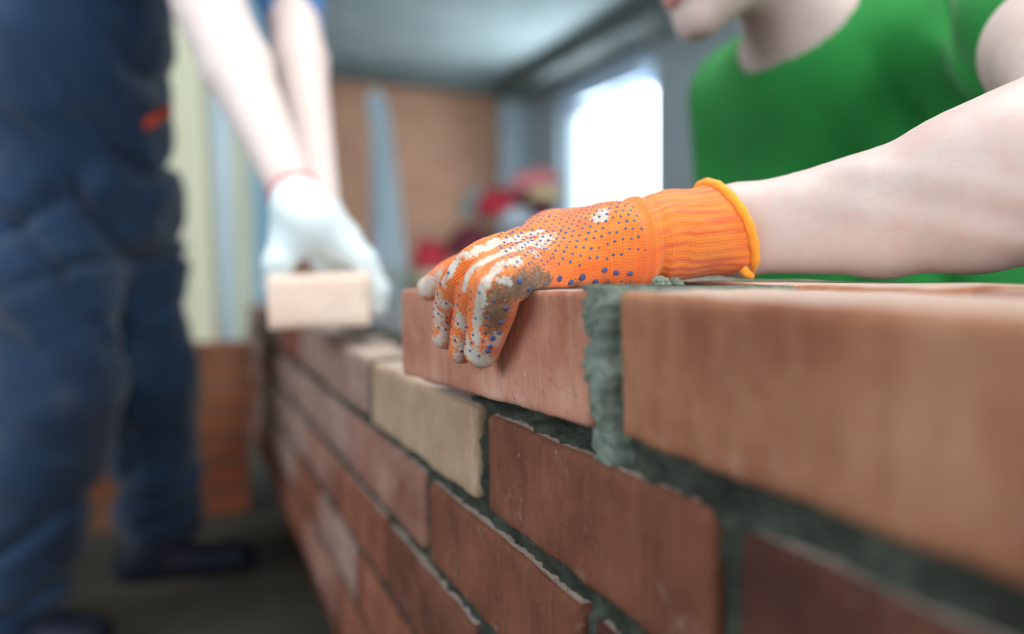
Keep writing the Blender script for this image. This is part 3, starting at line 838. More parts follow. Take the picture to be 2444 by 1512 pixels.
def blob_attr(name, spots):
    a = np.zeros(nvt)
    for (px, py, Z, r, s) in spots:
        # nearest glove vertex to the viewing ray stands for the spot on the cloth
        q = A3(P(px, py, 1.0) - Vector((0, 0, HC))); q /= np.linalg.norm(q)
        rel = co - np.array([0, 0, HC]); along = rel @ q; perp = np.sqrt(((rel - along[:, None] * q) ** 2).sum(1))
        cand = np.where(perp < 0.0025)[0]
        if len(cand) == 0: continue
        cpt = co[cand[np.argmin(along[cand])]]
        a = np.maximum(a, s * np.clip(1.6 - np.sqrt(((co - cpt) ** 2).sum(1)) / r, 0, 1))
    at = me.attributes.new(name, 'FLOAT', 'POINT'); at.data.foreach_set('value', a.astype(np.float32))
def along_line(pts, r, st):
    out = []
    for (a, b_) in zip(pts[:-1], pts[1:]):
        n_ = max(1, int(math.hypot(b_[0] - a[0], b_[1] - a[1]) / 9))
        out += [(a[0] + (b_[0] - a[0]) * q / n_, a[1] + (b_[1] - a[1]) * q / n_, 0, r, st) for q in range(n_)]
    return out + [(pts[-1][0], pts[-1][1], 0, r, st)]
blob_attr('splash', along_line([(1285, 545), (1234, 563), (1180, 574), (1135, 588), (1092, 608), (1070, 636), (1050, 680)], .0026, 1.25)
    + along_line([(1300, 562), (1248, 578), (1200, 596), (1150, 616), (1120, 634), (1104, 658), (1098, 692)], .0026, 1.25)
    + along_line([(1240, 612), (1202, 618), (1172, 636), (1152, 662), (1143, 692), (1136, 730), (1130, 770), (1126, 815)], .0034, 1.25)
    + along_line([(1040, 720), (1042, 770), (1052, 820)], .0075, .85) + along_line([(1092, 760), (1094, 810), (1102, 862)], .0055, .9)
    + along_line([(1120, 850), (1140, 862)], .0085, 1.25)
    + [(1428, 505, 0, .0050, 1.4), (1290, 572, 0, .0075, 1.1), (1308, 556, 0, .006, 1.0), (1270, 590, 0, .005, .9), (1190, 660, 0, .0022, 1), (1214, 660, 0, .0025, 1), (1182, 640, 0, .0022, .9),
       (1168, 840, 0, .006, .7), (1190, 815, 0, .004, .7), (1012, 692, 0, .011, 1.15), (1040, 655, 0, .006, .85)])
blob_attr('grime', [(1208, 708, 0, .008, 1), (1190, 735, 0, .009, 1), (1184, 765, 0, .008, 1), (1175, 790, 0, .006, .8), (1235, 692, 0, .006, 1.2), (1265, 674, 0, .007, 1), (1292, 664, 0, .007, 1.1), (1312, 680, 0, .005, 1.3), (1280, 688, 0, .006, 1.3), (1250, 692, 0, .006, 1.3), (1380, 688, 0, .004, .7), (1450, 686, 0, .004, .7), (1500, 684, 0, .004, .6)])
# rib mask: stripes in the ribbed cuff
at = me.attributes.new('ribs', 'FLOAT', 'POINT'); at.data.foreach_set('value', np.clip((((co - A3(kn)) @ ax_c) - 0.006) / 0.012, 0, 1).astype(np.float32))
gm, nt, b = new_mat('orange_knit', 0.85); b.inputs['Sheen Weight'].default_value = 0.25
uv = nd(nt, 'ShaderNodeUVMap', uv_map='knit'); sep = nd(nt, 'ShaderNodeSeparateXYZ'); lk(nt, uv.outputs[0], sep.inputs[0])
objv = coords(nt)
wob = mth(nt, 'MULTIPLY', mth(nt, 'SUBTRACT', nz(nt, objv, 150, 2), 0.5), 0.5)
cu = mth(nt, 'ADD', mth(nt, 'MULTIPLY', sep.outputs[0], 1 / 0.0016), wob); cv = mth(nt, 'ADD', mth(nt, 'MULTIPLY', sep.outputs[1], 1 / 0.0022), wob)
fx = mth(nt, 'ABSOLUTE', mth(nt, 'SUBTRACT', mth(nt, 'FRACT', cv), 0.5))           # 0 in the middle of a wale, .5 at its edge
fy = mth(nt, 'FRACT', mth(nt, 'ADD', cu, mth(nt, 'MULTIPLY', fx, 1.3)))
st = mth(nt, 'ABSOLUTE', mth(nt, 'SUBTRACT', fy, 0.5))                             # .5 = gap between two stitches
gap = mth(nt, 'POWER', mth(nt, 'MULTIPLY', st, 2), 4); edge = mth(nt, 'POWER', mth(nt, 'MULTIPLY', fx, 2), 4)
h_ = mth(nt, 'SUBTRACT', 1.0, mth(nt, 'MAXIMUM', mth(nt, 'MULTIPLY', gap, 0.8), mth(nt, 'MULTIPLY', edge, 0.7)))
colA = mixc(nt, ramp(nt, nz(nt, objv, 45, 3), [(0.35, (0, 0, 0)), (0.65, (1, 1, 1))]), sr(255, 122, 44), sr(255, 146, 62))
ribn = nd(nt, 'ShaderNodeAttribute', attribute_name='ribs')
stripe_v = nd(nt, 'ShaderNodeCombineXYZ'); lk(nt, mth(nt, 'MULTIPLY', sep.outputs[1], 200), stripe_v.inputs[0]); lk(nt, mth(nt, 'MULTIPLY', sep.outputs[0], 14), stripe_v.inputs[1])
pinkn = nz(nt, stripe_v.outputs[0], 1.0, 3, 0.6)
pink = mth(nt, 'MULTIPLY', ramp(nt, pinkn, [(0.50, (0, 0, 0)), (0.62, (1, 1, 1))]), mth(nt, 'ADD', mth(nt, 'MULTIPLY', ribn.outputs['Fac'], 0.45), 0.2))
colA = mixc(nt, mth(nt, 'MULTIPLY', ribn.outputs['Fac'], 0.6), colA, sr(255, 150, 60))
colA = mixc(nt, pink, colA, sr(236, 92, 74))
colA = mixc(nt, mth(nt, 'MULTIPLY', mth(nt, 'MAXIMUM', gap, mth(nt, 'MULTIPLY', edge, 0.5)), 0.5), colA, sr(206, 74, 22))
spl = nd(nt, 'ShaderNodeAttribute', attribute_name='splash'); gri = nd(nt, 'ShaderNodeAttribute', attribute_name='grime')
nn = nz(nt, objv, 520, 6, 0.75)
sm = mth(nt, 'ADD', mth(nt, 'MULTIPLY', spl.outputs['Fac'], 0.75), mth(nt, 'MULTIPLY', mth(nt, 'SUBTRACT', nn, 0.5), 4.2))
sm = mth(nt, 'ADD', sm, mth(nt, 'MULTIPLY', mth(nt, 'SUBTRACT', nz(nt, objv, 110, 3), 0.5), 2.4))
sm = mth(nt, 'MULTIPLY', ramp(nt, sm, [(0.42, (0, 0, 0)), (0.62, (1, 1, 1))]), ramp(nt, spl.outputs['Fac'], [(0.02, (0, 0, 0)), (0.15, (1, 1, 1))]))
n9 = nz(nt, objv, 700, 5, 0.7)
gg = mth(nt, 'ADD', gri.outputs['Fac'], mth(nt, 'MULTIPLY', mth(nt, 'SUBTRACT', n9, 0.5), 5.0))
gg = mth(nt, 'MULTIPLY', ramp(nt, gg, [(0.42, (0, 0, 0)), (0.66, (1, 1, 1))]), ramp(nt, gri.outputs['Fac'], [(0.02, (0, 0, 0)), (0.15, (1, 1, 1))]))
colA = mixc(nt, mth(nt, 'MULTIPLY', gg, 0.9), colA, mixc(nt, ramp(nt, nz(nt, objv, 380, 5, .7), [(.35, (0, 0, 0)), (.65, (1, 1, 1))]), sr(46, 44, 34), sr(126, 122, 100)))
colA = mixc(nt, mth(nt, 'MULTIPLY', sm, 0.9), colA, mixc(nt, nz(nt, objv, 90, 3), sr(176, 176, 164), sr(236, 234, 226)))
lk(nt, colA, b.inputs['Base Color'])
keep = mth(nt, 'SUBTRACT', 1.0, mth(nt, 'MULTIPLY', sm, 0.6))
hh_ = mth(nt, 'ADD', mth(nt, 'MULTIPLY', h_, keep), mth(nt, 'MULTIPLY', mth(nt, 'ADD', sm, gg), mth(nt, 'MULTIPLY', nn, 0.9)))
ribw = mth(nt, 'MULTIPLY', mth(nt, 'SINE', mth(nt, 'MULTIPLY', sep.outputs[1], 2 * math.pi / 0.0066)), ribn.outputs['Fac'])
hh_ = mth(nt, 'ADD', hh_, mth(nt, 'MULTIPLY', ribw, 0.8))
bump(nt, b, hh_, 0.75, 0.0005)
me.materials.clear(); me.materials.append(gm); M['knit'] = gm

# rolled edge of the cuff
from mathutils.bvhtree import BVHTree
bvh = BVHTree.FromPolygons([Vector(c) for c in co], [tuple(p.vertices) for p in me.polygons])
rim_c = cuff_c - Vector(cuff_n) * 0.0035
e1 = Vector((0, 0, 1)) - Vector(cuff_n) * cuff_n[2]; e1.normalize(); e2 = Vector(cuff_n).cross(e1)
pts = []
for k in range(56):
    an = 2 * math.pi * k / 56; dr = e1 * math.cos(an) + e2 * math.sin(an)
    hit = bvh.ray_cast(rim_c + dr * 0.08, -dr)
    r = 0.034 if hit[0] is None else (hit[0] - rim_c).length
    pts.append((rim_c, dr, r))
mb = MB(); n = 56; kq = 10; tr = 0.0029
for i, (c0, dr, r) in enumerate(pts):
    rr = (pts[i - 1][2] + r + pts[(i + 1) % n][2]) / 3
    for j in range(kq):
        a = 2 * math.pi * j / kq; wv = tr * (1 + .12 * math.sin(i * 1.9))
        mb.v.append(tuple(c0 + Vector(cuff_n) * (0.003 + wv * math.sin(a)) + dr * (rr + .0008 + wv * math.cos(a))))
for i in range(n):
    for j in range(kq):
        a = i * kq + j; b_ = i * kq + (j + 1) % kq; c_ = ((i + 1) % n) * kq + (j + 1) % kq; d_ = ((i + 1) % n) * kq + j
        mb.f.append((a, b_, c_, d_))
tail = P(1788, 655, .470)
mb.tube([tail + Vector((-.004, 0.001, .004)), tail + Vector((-.001, 0, .0005)), tail + Vector((.0028, 0, -.0015))], [.0030, .0028, .0016], 8)
M['rim'] = cloth_mat('orange_rolled_edge', sr(255, 158, 44), sr(255, 172, 60), 90, weave=1500)
rim = mb.build('cuff_edge', M['rim'], None, True); rim.parent = glove
tag(rim, 'rolled light orange edge of the cuff')
# rubber dots: a fine grid over the back, larger ones along the edge of the palm
M['dot'] = simple('blue_rubber', sr(66, 80, 130), sr(92, 104, 148), 300, 0.55, 0.2, 0.0004)
mb = MB()
camo = Vector((0, 0, HC))
def dot(hit, nrm, r, hgt):
    x = nrm.orthogonal().normalized(); y = nrm.cross(x); b0 = len(mb.v); n = 10
    for (rr, zz_) in ((1.0, -.0002), (.92, hgt * .7), (.55, hgt)):
        for k in range(n):
            a = 2 * math.pi * k / n; mb.v.append(tuple(hit + (x * math.cos(a) + y * math.sin(a)) * r * rr + nrm * zz_))
    for q in range(2):
        for k in range(n):
            a = b0 + q * n + k; b1 = b0 + q * n + (k + 1) % n; mb.f.append((a, b1, b1 + n, a + n))
    mb.f.append(tuple(b0 + 2 * n + k for k in range(n)))
# grid laid over the back of the hand: i along the hand, j across it
back_n = Vector((-.15, -.62, .77)).normalized(); along_h = (A3(fingers['c'][0][0] - kn)); along_h = Vector(along_h).normalized()
along_h = (along_h - back_n * along_h.dot(back_n)).normalized(); across_h = back_n.cross(along_h)
for i in range(-4, 17):
    for j in range(-13, 14):
        o0 = kn + along_h * (i * 0.0049 + (0.0024 if j % 2 else 0) - 0.002) + across_h * (j * 0.0044) + back_n * 0.08
        o0 += along_h * random.uniform(-.0005, .0005) + across_h * random.uniform(-.0005, .0005)
        hit = bvh.ray_cast(o0, -back_n)
        if hit[0] is None: continue
        s = (hit[0] - kn).dot(Vector(ax_c))
        if s > 0.002 or hit[1].dot(back_n) < .25 or random.random() < .06: continue
        if hit[0].z < HC + 0.002: continue
        dot(hit[0], hit[1], random.uniform(.0007, .00105), .00032)
for (px, py, r) in ((1335, 664, .0021), (1362, 673, .0020), (1390, 661, .0023), (1421, 671, .0021), (1443, 644, .0018), (1471, 650, .0019), (1504, 652, .0018), (1240, 670, .0019), (1262, 690, .0015), (1210, 735, .0016), (1195, 768, .0016), (1192, 792, .0014), (1176, 806, .0018), (1165, 836, .0017), (1170, 826, .0015)):
    dr = P(px, py, 1) - camo; hit = bvh.ray_cast(camo, dr)
    if hit[0] is not None: dot(hit[0], hit[1] if hit[1].dot(dr) < 0 else -hit[1], r, .0010)
for k in 'bcd':                                  # fingers carry a few too
    c = fingers[k]
    for s in range(3):
        for q in range(4):
            for side_ in (-1, 0, 1):
                base = c[s][0].lerp(c[s + 1][0], (q + .3) / 4); axv = (c[s + 1][0] - c[s][0]).normalized()
                outv = (-Vector((0, 1, 0)) + Vector((.0, 0, .35)) - face_n * -.8); outv = (outv - axv * outv.dot(axv)).normalized()
                sv = axv.cross(outv); dr = (outv + sv * side_ * .62).normalized()
                hit = bvh.ray_cast(base + dr * .03, -dr)
                if hit[0] is None or random.random() < .35: continue
                dot(hit[0], hit[1], .00085, .0005)
dots = mb.build('rubber_dots', M['dot'], None, True); dots.parent = glove
tag(dots, 'small blue rubber grip dots', kind='stuff')

# ------------------------------------------------------------------ mortar crumbs on the top of the course
M['crumb'] = mortar_mat('mortar_crumb', sr(110, 122, 112), sr(146, 158, 146), sr(176, 186, 174))
def lump(name, loc, rx, ry, rz, seed, m, parent=None):
    me = bpy.data.meshes.new(name); bm = bmesh.new(); bmesh.ops.create_icosphere(bm, subdivisions=4, radius=1)
    for v in bm.verts:
        q = v.co.copy(); k = 1 + .45 * noise.noise(q * 2.2 + Vector((seed, 0, 0))) + .2 * noise.noise(q * 5 + Vector((seed, 2, 0)))
        v.co = Vector((q.x * rx * k, q.y * ry * k, max(q.z * k, -.25) * rz))
    bm.to_mesh(me); bm.free()
    o = link(name, me, m); o.location = loc; o.rotation_euler = (0, 0, seed * 1.7)
    return o
for (px, py, Zz, s, lab) in ((1578, 677, .44, .0055, 'grey-green mortar crumb left of the other, on the brick top below the orange cuff'),
                             (1612, 678, .455, .0045, 'grey-green mortar crumb right of the other, on the brick top below the orange cuff'),
                             (1705, 665, .62, .009, 'pale mortar lump on the wall top in the hollow under the cuff edge')):
    p = P(px, py, Zz); p.z = HC - .0078
    tag(lump('mortar_crumb', p, s * 1.3, s, s * (.9 if Zz < .5 else .5), px * .01, M['crumb']), lab, 'mortar', 'mortar crumbs on top of the wall')

# ------------------------------------------------------------------ the worker in navy overalls
wk = empty('person', P(200, 1300, 1.5)); wk.location.z = 0
tag(wk, 'person in navy work overalls and white gloves, standing bent over and holding a pale brick', 'person')
hipw = P(190, 430, 1.45); waist = P(170, 120, 1.38); chestw = P(240, -210, 1.28)
shR = P(400, -330, 1.10); shL = P(560, -300, 1.42)
elR = P(500, 15, 1.14); wrR = P(716, 495, .925)
elL = P(685, -50, 1.30); wrL = P(772, 520, 1.06)
hipR = P(120, 500, 1.38); kneeR = P(130, 930, 1.33); ankR = P(35, 1440, 1.40)
hipL = P(290, 470, 1.54); kneeL = P(345, 900, 1.58); ankL = P(385, 1245, 1.72)
headw = P(640, -520, 1.12)
bw = [(cap(shR, .055, elR, .05), .02), (ecap(elR, elR.lerp(wrR, .35), .052, .05, .050, .044, (1, 0, 0)), .02), (cap(elR.lerp(wrR, .35), .047, wrR, .028), .02), (cap(wrR, .028, P(735, 530, .935), .022), .01),
      (cap(shL, .055, elL, .045), .02), (cap(elL, .046, elL.lerp(wrL, .4), .043), .02), (cap(elL.lerp(wrL, .4), .043, wrL, .026), .02),
      (cap(shR, .06, chestw, .10), .05), (cap(shL, .06, chestw, .10), .05), (ecap(chestw, waist, .15, .11, .14, .10, shL - shR), .06), (ecap(waist, hipw, .14, .10, .15, .12, shL - shR), .06),
      (cap((shR + shL) / 2 + Vector((0, 0, .03)), .055, headw - Vector((.03, 0, .06)), .05), .03), (ell(headw, (.10, .085, .11)), .03), (cap(headw + Vector((.085, 0, -.02)), .014, headw + Vector((.10, -.005, -.045)), .012), .01), (cap(headw + Vector((.05, 0, -.09)), .04, headw + Vector((.03, 0, -.04)), .05), .02),
      (ell(headw + Vector((0, -.083, -.01)), (.018, .008, .03)), .005), (ell(headw + Vector((0, .083, -.01)), (.018, .008, .03)), .005),
      (cap(hipR, .08, kneeR, .055), .04), (cap(kneeR, .055, ankR, .04), .02), (cap(hipL, .08, kneeL, .055), .04), (cap(kneeL, .055, ankL, .04), .02)]
bo = make_sdf('body', bw, 0.008, M['skin_pale'], wk); tag(bo, 'bare pale forearms')
make_sdf('hair', [(ell(headw + Vector((-.02, 0, .03)), (.105, .093, .105)), .01)], .008, M['hair'], wk, post=lambda X, d: smax(d, (X - A3(headw + Vector((.03, 0, .01)))) @ np.array([.75, 0, -.66]), .01))
def ov_fold(X):
    q = X - A3(hipw)
    cr = lambda a: np.maximum(0, 1 - np.abs(np.sin(a)) * 1.6) ** 1.5      # narrow inward creases
    f = -.008 + .030 * cr(q[..., 2] * 17 + q[..., 0] * 11 + 1.4 * np.sin(q[..., 0] * 13 + q[..., 1] * 8)) * (.5 + .5 * np.sin(q[..., 0] * 10 - q[..., 2] * 8))
    f = f + .024 * cr(q[..., 2] * 12 - q[..., 0] * 15 + 1.6 * np.sin(q[..., 2] * 11 + 2)) * (.5 + .5 * np.cos(q[..., 0] * 8 + q[..., 2] * 9))
    g = .007 * vnoise(X, 15, 2) + .005 * vnoise(X, 36, 5)
    return f + g
ov = [(ecap(chestw + Vector((-.02, 0, .0)), waist, .18, .15, .185, .15, shL - shR), .06), (ecap(waist, hipw, .185, .15, .19, .165, shL - shR), .06),
      (cap(hipw + Vector((0, 0, -.03)), .15, hipw + Vector((0, 0, -.03)) + Vector((.01, 0, 0)), .15), .05),
      (cap(hipR, .115, kneeR, .100), .05), (cap(kneeR, .100, ankR + Vector((0, 0, .02)), .094), .05),
      (cap(hipL, .115, kneeL, .088), .045), (cap(kneeL, .088, ankL + Vector((0, 0, .02)), .090), .05)]
ovo = make_sdf('overalls', ov, 0.008, M['navy'], wk, displace=ov_fold); tag(ovo, 'navy work overalls, creased and dusty')
sl = make_sdf('shirt', [(cap(shL, .075, elL, .060), .03), (cap(elL, .060, P(703, 62, 1.26), .050), .02), (cap(shR, .075, shR.lerp(elR, .35), .066), .03), (cap(shR, .08, chestw + Vector((.02, 0, .03)), .12), .05), (cap(shL, .08, chestw + Vector((.02, 0, .03)), .12), .05)],
    .008, M['blue'], wk, displace=lambda X: .004 * vnoise(X, 45)); tag(sl, 'blue short-sleeved t-shirt')
def strip(p0, p1, wd, name='pocket_tape', par=wk):
    ub = BVHTree.FromPolygons([v.co.copy() for v in ovo.data.vertices], [tuple(p.vertices) for p in ovo.data.polygons])
    row = []
    for i in range(9):
        px = p0[0] + (p1[0] - p0[0]) * i / 8; py = p0[1] + (p1[1] - p0[1]) * i / 8
        for s in (-1, 1):
            dr = P(px, py + s * wd, 1) - camo; h_ = ub.ray_cast(camo, dr)
            row.append((h_[0] if h_[0] is not None else camo + dr * 1.35))
    V = []; 
    for i in range(9):
        a, b_ = row[2 * i], row[2 * i + 1]; back = (a - camo).normalized()
        V += [a - back * .004, b_ - back * .004, b_ + back * .006, a + back * .006]
    Fc = []
    for i in range(8):
        for j in range(4):
            a = i * 4 + j; b_ = i * 4 + (j + 1) % 4; Fc.append((a, b_, b_ + 4, a + 4))
    Fc.append((3, 2, 1, 0)); Fc.append((32, 33, 34, 35))
    o = link(name, from_py(name, V, Fc), M['orange_tape'], None, True); o.parent = ovo
    return tag(o, 'orange tape on the pocket')
strip((345, 298), (412, 262), 13)
M['dark_red'] = simple('dark_red_cloth', sr(120, 30, 20), sr(140, 36, 24), 9, 0.8, 0)
def shoe(ank, toe, name='shoe'):
    fz = Vector((ank.x, ank.y, 0)); t2 = Vector((toe.x, toe.y, 0)); d = (t2 - fz).normalized()
    o = make_sdf(name, [(cap(fz - d * .05 + Vector((0, 0, .045)), .045, fz + Vector((0, 0, .11)), .05), .03), (ecap(fz - d * .05 + Vector((0, 0, .03)), t2 - d * .05 + Vector((0, 0, .032)), .042, .05, .046, .034, d.cross(Vector((0, 0, 1)))), .04)],
                 .006, M['shoe'], wk, post=lambda X, dd: smax(dd, .001 - X[..., 2], .004))
    return o
shoe(ankL, P(628, 1370, 1.76)); shoe(ankR, P(270, 1570, 1.35))
# white gloves
bc = P(776, 718, .90)                # middle of the visible end of the held brick
bd = (Vector((bc.x, bc.y, 0))).normalized(); br_x = bd       # its length runs away from the camera
hbm = brick_mesh('brick', .25, .125, .068, 301, M['b_held'], .01, .004)
held = link('brick', hbm); place(held, bc + bd * .125 - Vector((0, 0, .034)), (bd + Vector((0.05, 0, 0))).normalized())
held.rotation_euler.rotate_axis('X', R(-2))
tag(held, 'pale new brick held end-on in the white glove above the wall', 'brick')
gk = [P(800, 560, .95), P(835, 580, .99), P(815, 575, 1.03), P(790, 570, 1.07)]
rgt = Vector((bd.y, -bd.x, 0))
gw = [(cap(wrR + (elR - wrR).normalized() * .01, .034, P(745, 535, .935), .036), .02), (cap(P(745, 535, .935), .036, P(810, 575, .95), .030), .02), (cap(P(720, 530, .93), .034, P(700, 570, .93), .026), .02),
      (cap(P(690, 560, .93), .022, P(664, 630, .91), .018), .012), (cap(P(664, 630, .91), .018, P(652, 690, .955), .014), .01)]
for i in range(4):
    dd = bd * (.022 * i)
    gw += [(cap(P(800, 572, .94) + dd, .020, P(868, 620, .94) + dd, .016), .012), (cap(P(868, 620, .94) + dd, .0155, P(905, 690, .945) + dd, .0135), .008), (cap(P(905, 690, .945) + dd, .0135, P(903, 735, .945) + dd, .012), .006)]
gwo = make_sdf('glove', gw, .005, M['white_glove'], wk, displace=lambda X: .0012 * vnoise(X, 90)); tag(gwo, 'white knitted glove')
# thin red seam at the wrist
mb = MB(); ax_ = (elR - wrR).normalized(); x_ = ax_.orthogonal().normalized(); y_ = ax_.cross(x_); c0 = wrR + ax_ * .030
ring = [c0 + (x_ * math.cos(a) + y_ * math.sin(a)) * .0325 for a in np.linspace(0, 2 * math.pi, 25)]
mb.tube(ring, [.0013] * 25, 8); o = mb.build('cuff_edge', simple('red_thread', sr(230, 70, 80), sr(236, 90, 96), 9, .8, 0), None, True); o.parent = gwo
gL = [(cap(wrL, .032, P(785, 580, 1.08), .034), .02), (cap(P(785, 580, 1.08), .034, P(800, 640, 1.10), .026), .02)]
for i in range(4): gL += [(cap(P(790, 620, 1.10) + bd * (.02 * i - .02), .015, P(770, 680, 1.20) + bd * .02 * i - Vector((0, 0, .01)), .012), .01)]
make_sdf('glove', gL, .006, M['white_glove'], wk)

# ------------------------------------------------------------------ things behind
mb = MB(); mb.room(2.30, 2.42, -.52, -.001, 0, .50)
rw = recentre(mb.build('low_brick_wall', M['returnbrick'])); tag(rw, 'low orange brick wall at right angles to the far end of the brick wall', 'wall')
M['timber'] = simple('pale_timber', sr(220, 220, 192), sr(232, 232, 206), 6, .8, .3, .003, stretch=(1, 1, .1))
M['steel'] = simple('galvanised_steel', sr(190, 214, 230), sr(206, 226, 238), 7, .45, .1, .002, spec=.5)
M['board'] = simple('pale_plasterboard', sr(212, 218, 194), sr(222, 228, 208), 3, .85, 0)
M['blueboard'] = simple('light_blue_board', sr(150, 190, 214), sr(166, 204, 226), 3, .85, 0)
def plank(name, b0, b1, wd, th, m, label, cat, group=None, wv=Vector((1, 0, 0))):
    """a straight board from b0 (foot) to b1 (head)"""
    b0, b1 = Vector(b0), Vector(b1); ax = (b1 - b0).normalized(); wv = (wv - ax * wv.dot(ax)).normalized(); tv = ax.cross(wv)
    mb = MB(); q = [b0 - wv * wd / 2 - tv * th / 2, b0 + wv * wd / 2 - tv * th / 2, b0 + wv * wd / 2 + tv * th / 2, b0 - wv * wd / 2 + tv * th / 2]
    mb.box8(q + [p + (b1 - b0) for p in q]); o = mb.build(name, m, bevel=.002)
    recentre(o); return tag(o, label, cat, group)
def foot(px, py0, Z): p = P(px, py0, Z); p.z = 0.0; return p
def cprofile(name, b0, b1, wd, dp, m, label, cat, group=None, yaw=0.0):
    """open C-shaped metal stud"""
    b0, b1 = Vector(b0), Vector(b1); ax = (b1 - b0).normalized(); wv = Vector((math.cos(yaw), math.sin(yaw), 0)); wv = (wv - ax * wv.dot(ax)).normalized(); tv = ax.cross(wv)
    th = .002; sec = [(-wd / 2, dp), (-wd / 2, 0), (wd / 2, 0), (wd / 2, dp), (wd / 2 - th, dp), (wd / 2 - th, th), (-wd / 2 + th, th), (-wd / 2 + th, dp)]
    V = [tuple(b0 + wv * a + tv * b) for a, b in sec] + [tuple(b1 + wv * a + tv * b) for a, b in sec]; n = 8
    Fc = [(i, (i + 1) % n, n + (i + 1) % n, n + i) for i in range(n)] + [(0, 1, 6, 7), (1, 2, 5, 6), (2, 3, 4, 5), (8, 15, 14, 9), (9, 14, 13, 10), (10, 13, 12, 11)]
    o = link(name, from_py(name, V, Fc), m, None, False); recentre(o); return tag(o, label, cat, group)
plank('timber_post', foot(500, 1180, 2.26), P(430, -60, 2.26), .115, .07, M['timber'], 'pale timber post leaning beside the man in overalls, in front of the steel studs', 'post')
cprofile('steel_stud', foot(535, 0, 3.0), P(505, -150, 3.0), .075, .04, M['steel'], 'galvanised steel stud standing just right of the pale timber post', 'stud', 'upright steel studs')
plank('plasterboard_sheet', foot(588, 0, 3.3), P(556, -100, 3.3), .105, .02, M['board'], 'narrow cream board standing between the steel stud and the light blue board', 'board')
plank('insulation_board', foot(645, 0, 3.6), P(605, -100, 3.6), .15, .03, M['blueboard'], 'light blue board standing behind the bare forearm of the man in overalls', 'board')
plank('partition_panel', foot(430, 0, 4.2), foot(430, 0, 4.2) + Vector((0, 0, 2.6)), 1.2, .03, M['blueboard'], 'pale blue partition panel behind the timber post', 'partition')
cprofile('steel_stud', foot(985, 0, 4.2), P(900, 235, 4.5), .125, .05, M['steel'], 'right one of the two tall steel studs leaning on the brick wall at the back', 'stud', 'leaning steel studs', .2)
cprofile('steel_stud', foot(905, 0, 4.3), P(893, 215, 4.6), .055, .05, M['steel'], 'left one of the two tall steel studs leaning on the brick wall at the back', 'stud', 'leaning steel studs', -.1)
# heap of bags by the back window on a low bench
def sack(px, py, Z, rx, ry, rz, m, name, label, cat, seed, rot=0):
    c = P(px, py, Z)
    o = lump(name, c, rx, ry, rz, seed, m); o.rotation_euler = (0, rot, .3)
    return tag(o, label, cat, 'bags heaped by the window')
M['red_bag'] = simple('red_plastic', sr(190, 40, 62), sr(206, 60, 80), 6, .5, .3, .01)
M['pink_bag'] = simple('pink_plastic', sr(216, 130, 140), sr(226, 150, 156), 6, .6, .3, .01)
M['grey_bag'] = simple('grey_paper', sr(150, 158, 156), sr(170, 176, 174), 6, .85, .3, .01)
M['white_bag'] = simple('pale_plastic', sr(190, 206, 222), sr(206, 220, 232), 6, .5, .2, .01)
M['yellow_bag'] = simple('cream_paper', sr(226, 206, 160), sr(234, 214, 176), 6, .85, .2, .01)
M['maroon'] = simple('maroon_cloth', sr(110, 50, 66), sr(128, 62, 78), 6, .85, .2, .01)
Zb = 3.6
def bag(px, py, rpx, rpy, m, name, label, cat, seed, rot=0, dz=0):
    k = (Zb + dz) / F
    return sack(px, py, Zb + dz, rpx * k, rpx * k * .8, rpy * k, m, name, label, cat, seed, rot)
bag(1190, 500, 46, 46, M['red_bag'], 'plastic_bag', 'bright red bag in the middle of the heap by the window', 'bag', 1.1)
bag(1028, 628, 40, 50, M['red_bag'], 'plastic_bag', 'red bag lowest and leftmost in the heap, above the fingertips of the orange glove', 'bag', 2.4, 0, -.1)
bag(1122, 592, 56, 50, M['maroon'], 'cloth_bag', 'maroon cloth bag under the bright red bag in the heap', 'bag', 3.2, -.25, .1)
bag(1275, 440, 60, 34, M['pink_bag'], 'plastic_bag', 'pink bag on top of the heap, beside the window', 'bag', 4.5, -.2)
bag(1305, 470, 44, 22, M['yellow_bag'], 'paper_bag', 'cream paper bag under the pink bag in the heap', 'bag', 5.7, 0, -.1)
bag(1235, 530, 40, 34, M['white_bag'], 'plastic_bag', 'pale blue-white bag in front of the heap, just above the orange knuckles', 'bag', 6.1, 0, -.25)
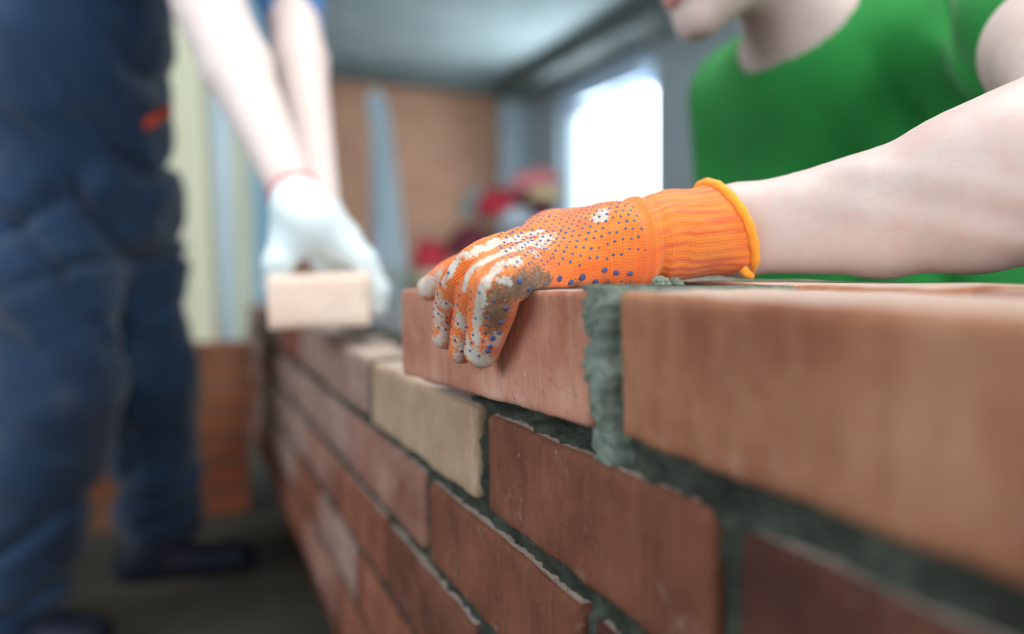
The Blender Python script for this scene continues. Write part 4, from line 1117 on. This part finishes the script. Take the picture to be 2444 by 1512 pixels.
bag(1135, 505, 34, 56, M['grey_bag'], 'paper_sack', 'grey paper sack standing at the left side of the heap', 'sack', 7.9, 0, .15)
bag(1260, 500, 60, 50, M['maroon'], 'cloth_bag', 'maroon cloth bag filling the right side of the heap behind the pale bag', 'bag', 8.8, 0, .2)
# bench carrying the heap
bn = empty('bench', P(1190, 660, 3.50)); bn.location.z = 0; zt = .712
c = Vector((bn.location.x, bn.location.y, 0)); wv = Vector((CT, ST, 0)); dv = Vector((-ST, CT, 0))
def bbox_(mb, cc, hw, hd, z0, z1):
    q = [cc - wv * hw - dv * hd, cc + wv * hw - dv * hd, cc + wv * hw + dv * hd, cc - wv * hw + dv * hd]
    mb.box8([Vector((p.x, p.y, z0)) for p in q] + [Vector((p.x, p.y, z1)) for p in q])
mb = MB(); bbox_(mb, c, .46, .30, zt - .04, zt); mb.build('bench_top', M['timber'], bn)
for sx in (-1, 1):
    for sy in (-1, 1):
        mb = MB(); bbox_(mb, c + wv * .38 * sx + dv * .2 * sy, .03, .03, 0, zt - .04); mb.build('leg', M['timber'], bn)
tag(bn, 'timber trestle bench carrying the heap of bags behind the wall', 'bench')
# timber plank lying behind the wall on the right, seen under the forearm
pl = plank('timber_plank', P(2235, 650, 1.15), P(3100, 640, 1.25), .16, .045, simple('yellow_plank', sr(196, 166, 110), sr(206, 178, 122), 6, .8, .2, .002), 'yellowish timber plank behind the wall, under the bare forearm', 'plank', None, Vector((0, 1, 0)))
tr = empty('sawhorse', P(2650, 1200, 1.2)); tr.location.z = 0
mb = MB(); c = Vector((tr.location.x, tr.location.y, 0)); wv = Vector((1, 0, 0)); dv = Vector((0, 1, 0)); zt = HC - .03
bbox_(mb, c, .04, .30, zt - .08, zt); mb.build('beam', M['timber'], tr)
for sx in (-1, 1):
    for sy in (-1, 1):
        a = c + dv * .24 * sy; q0 = Vector((a.x, a.y, zt - .06)); q1 = Vector((a.x + sx * .2, a.y, 0))
        MB().tube([q0, q1], [.02, .02], 4).build('leg', M['timber'], tr)
tag(tr, 'wooden sawhorse under the yellowish plank', 'sawhorse')
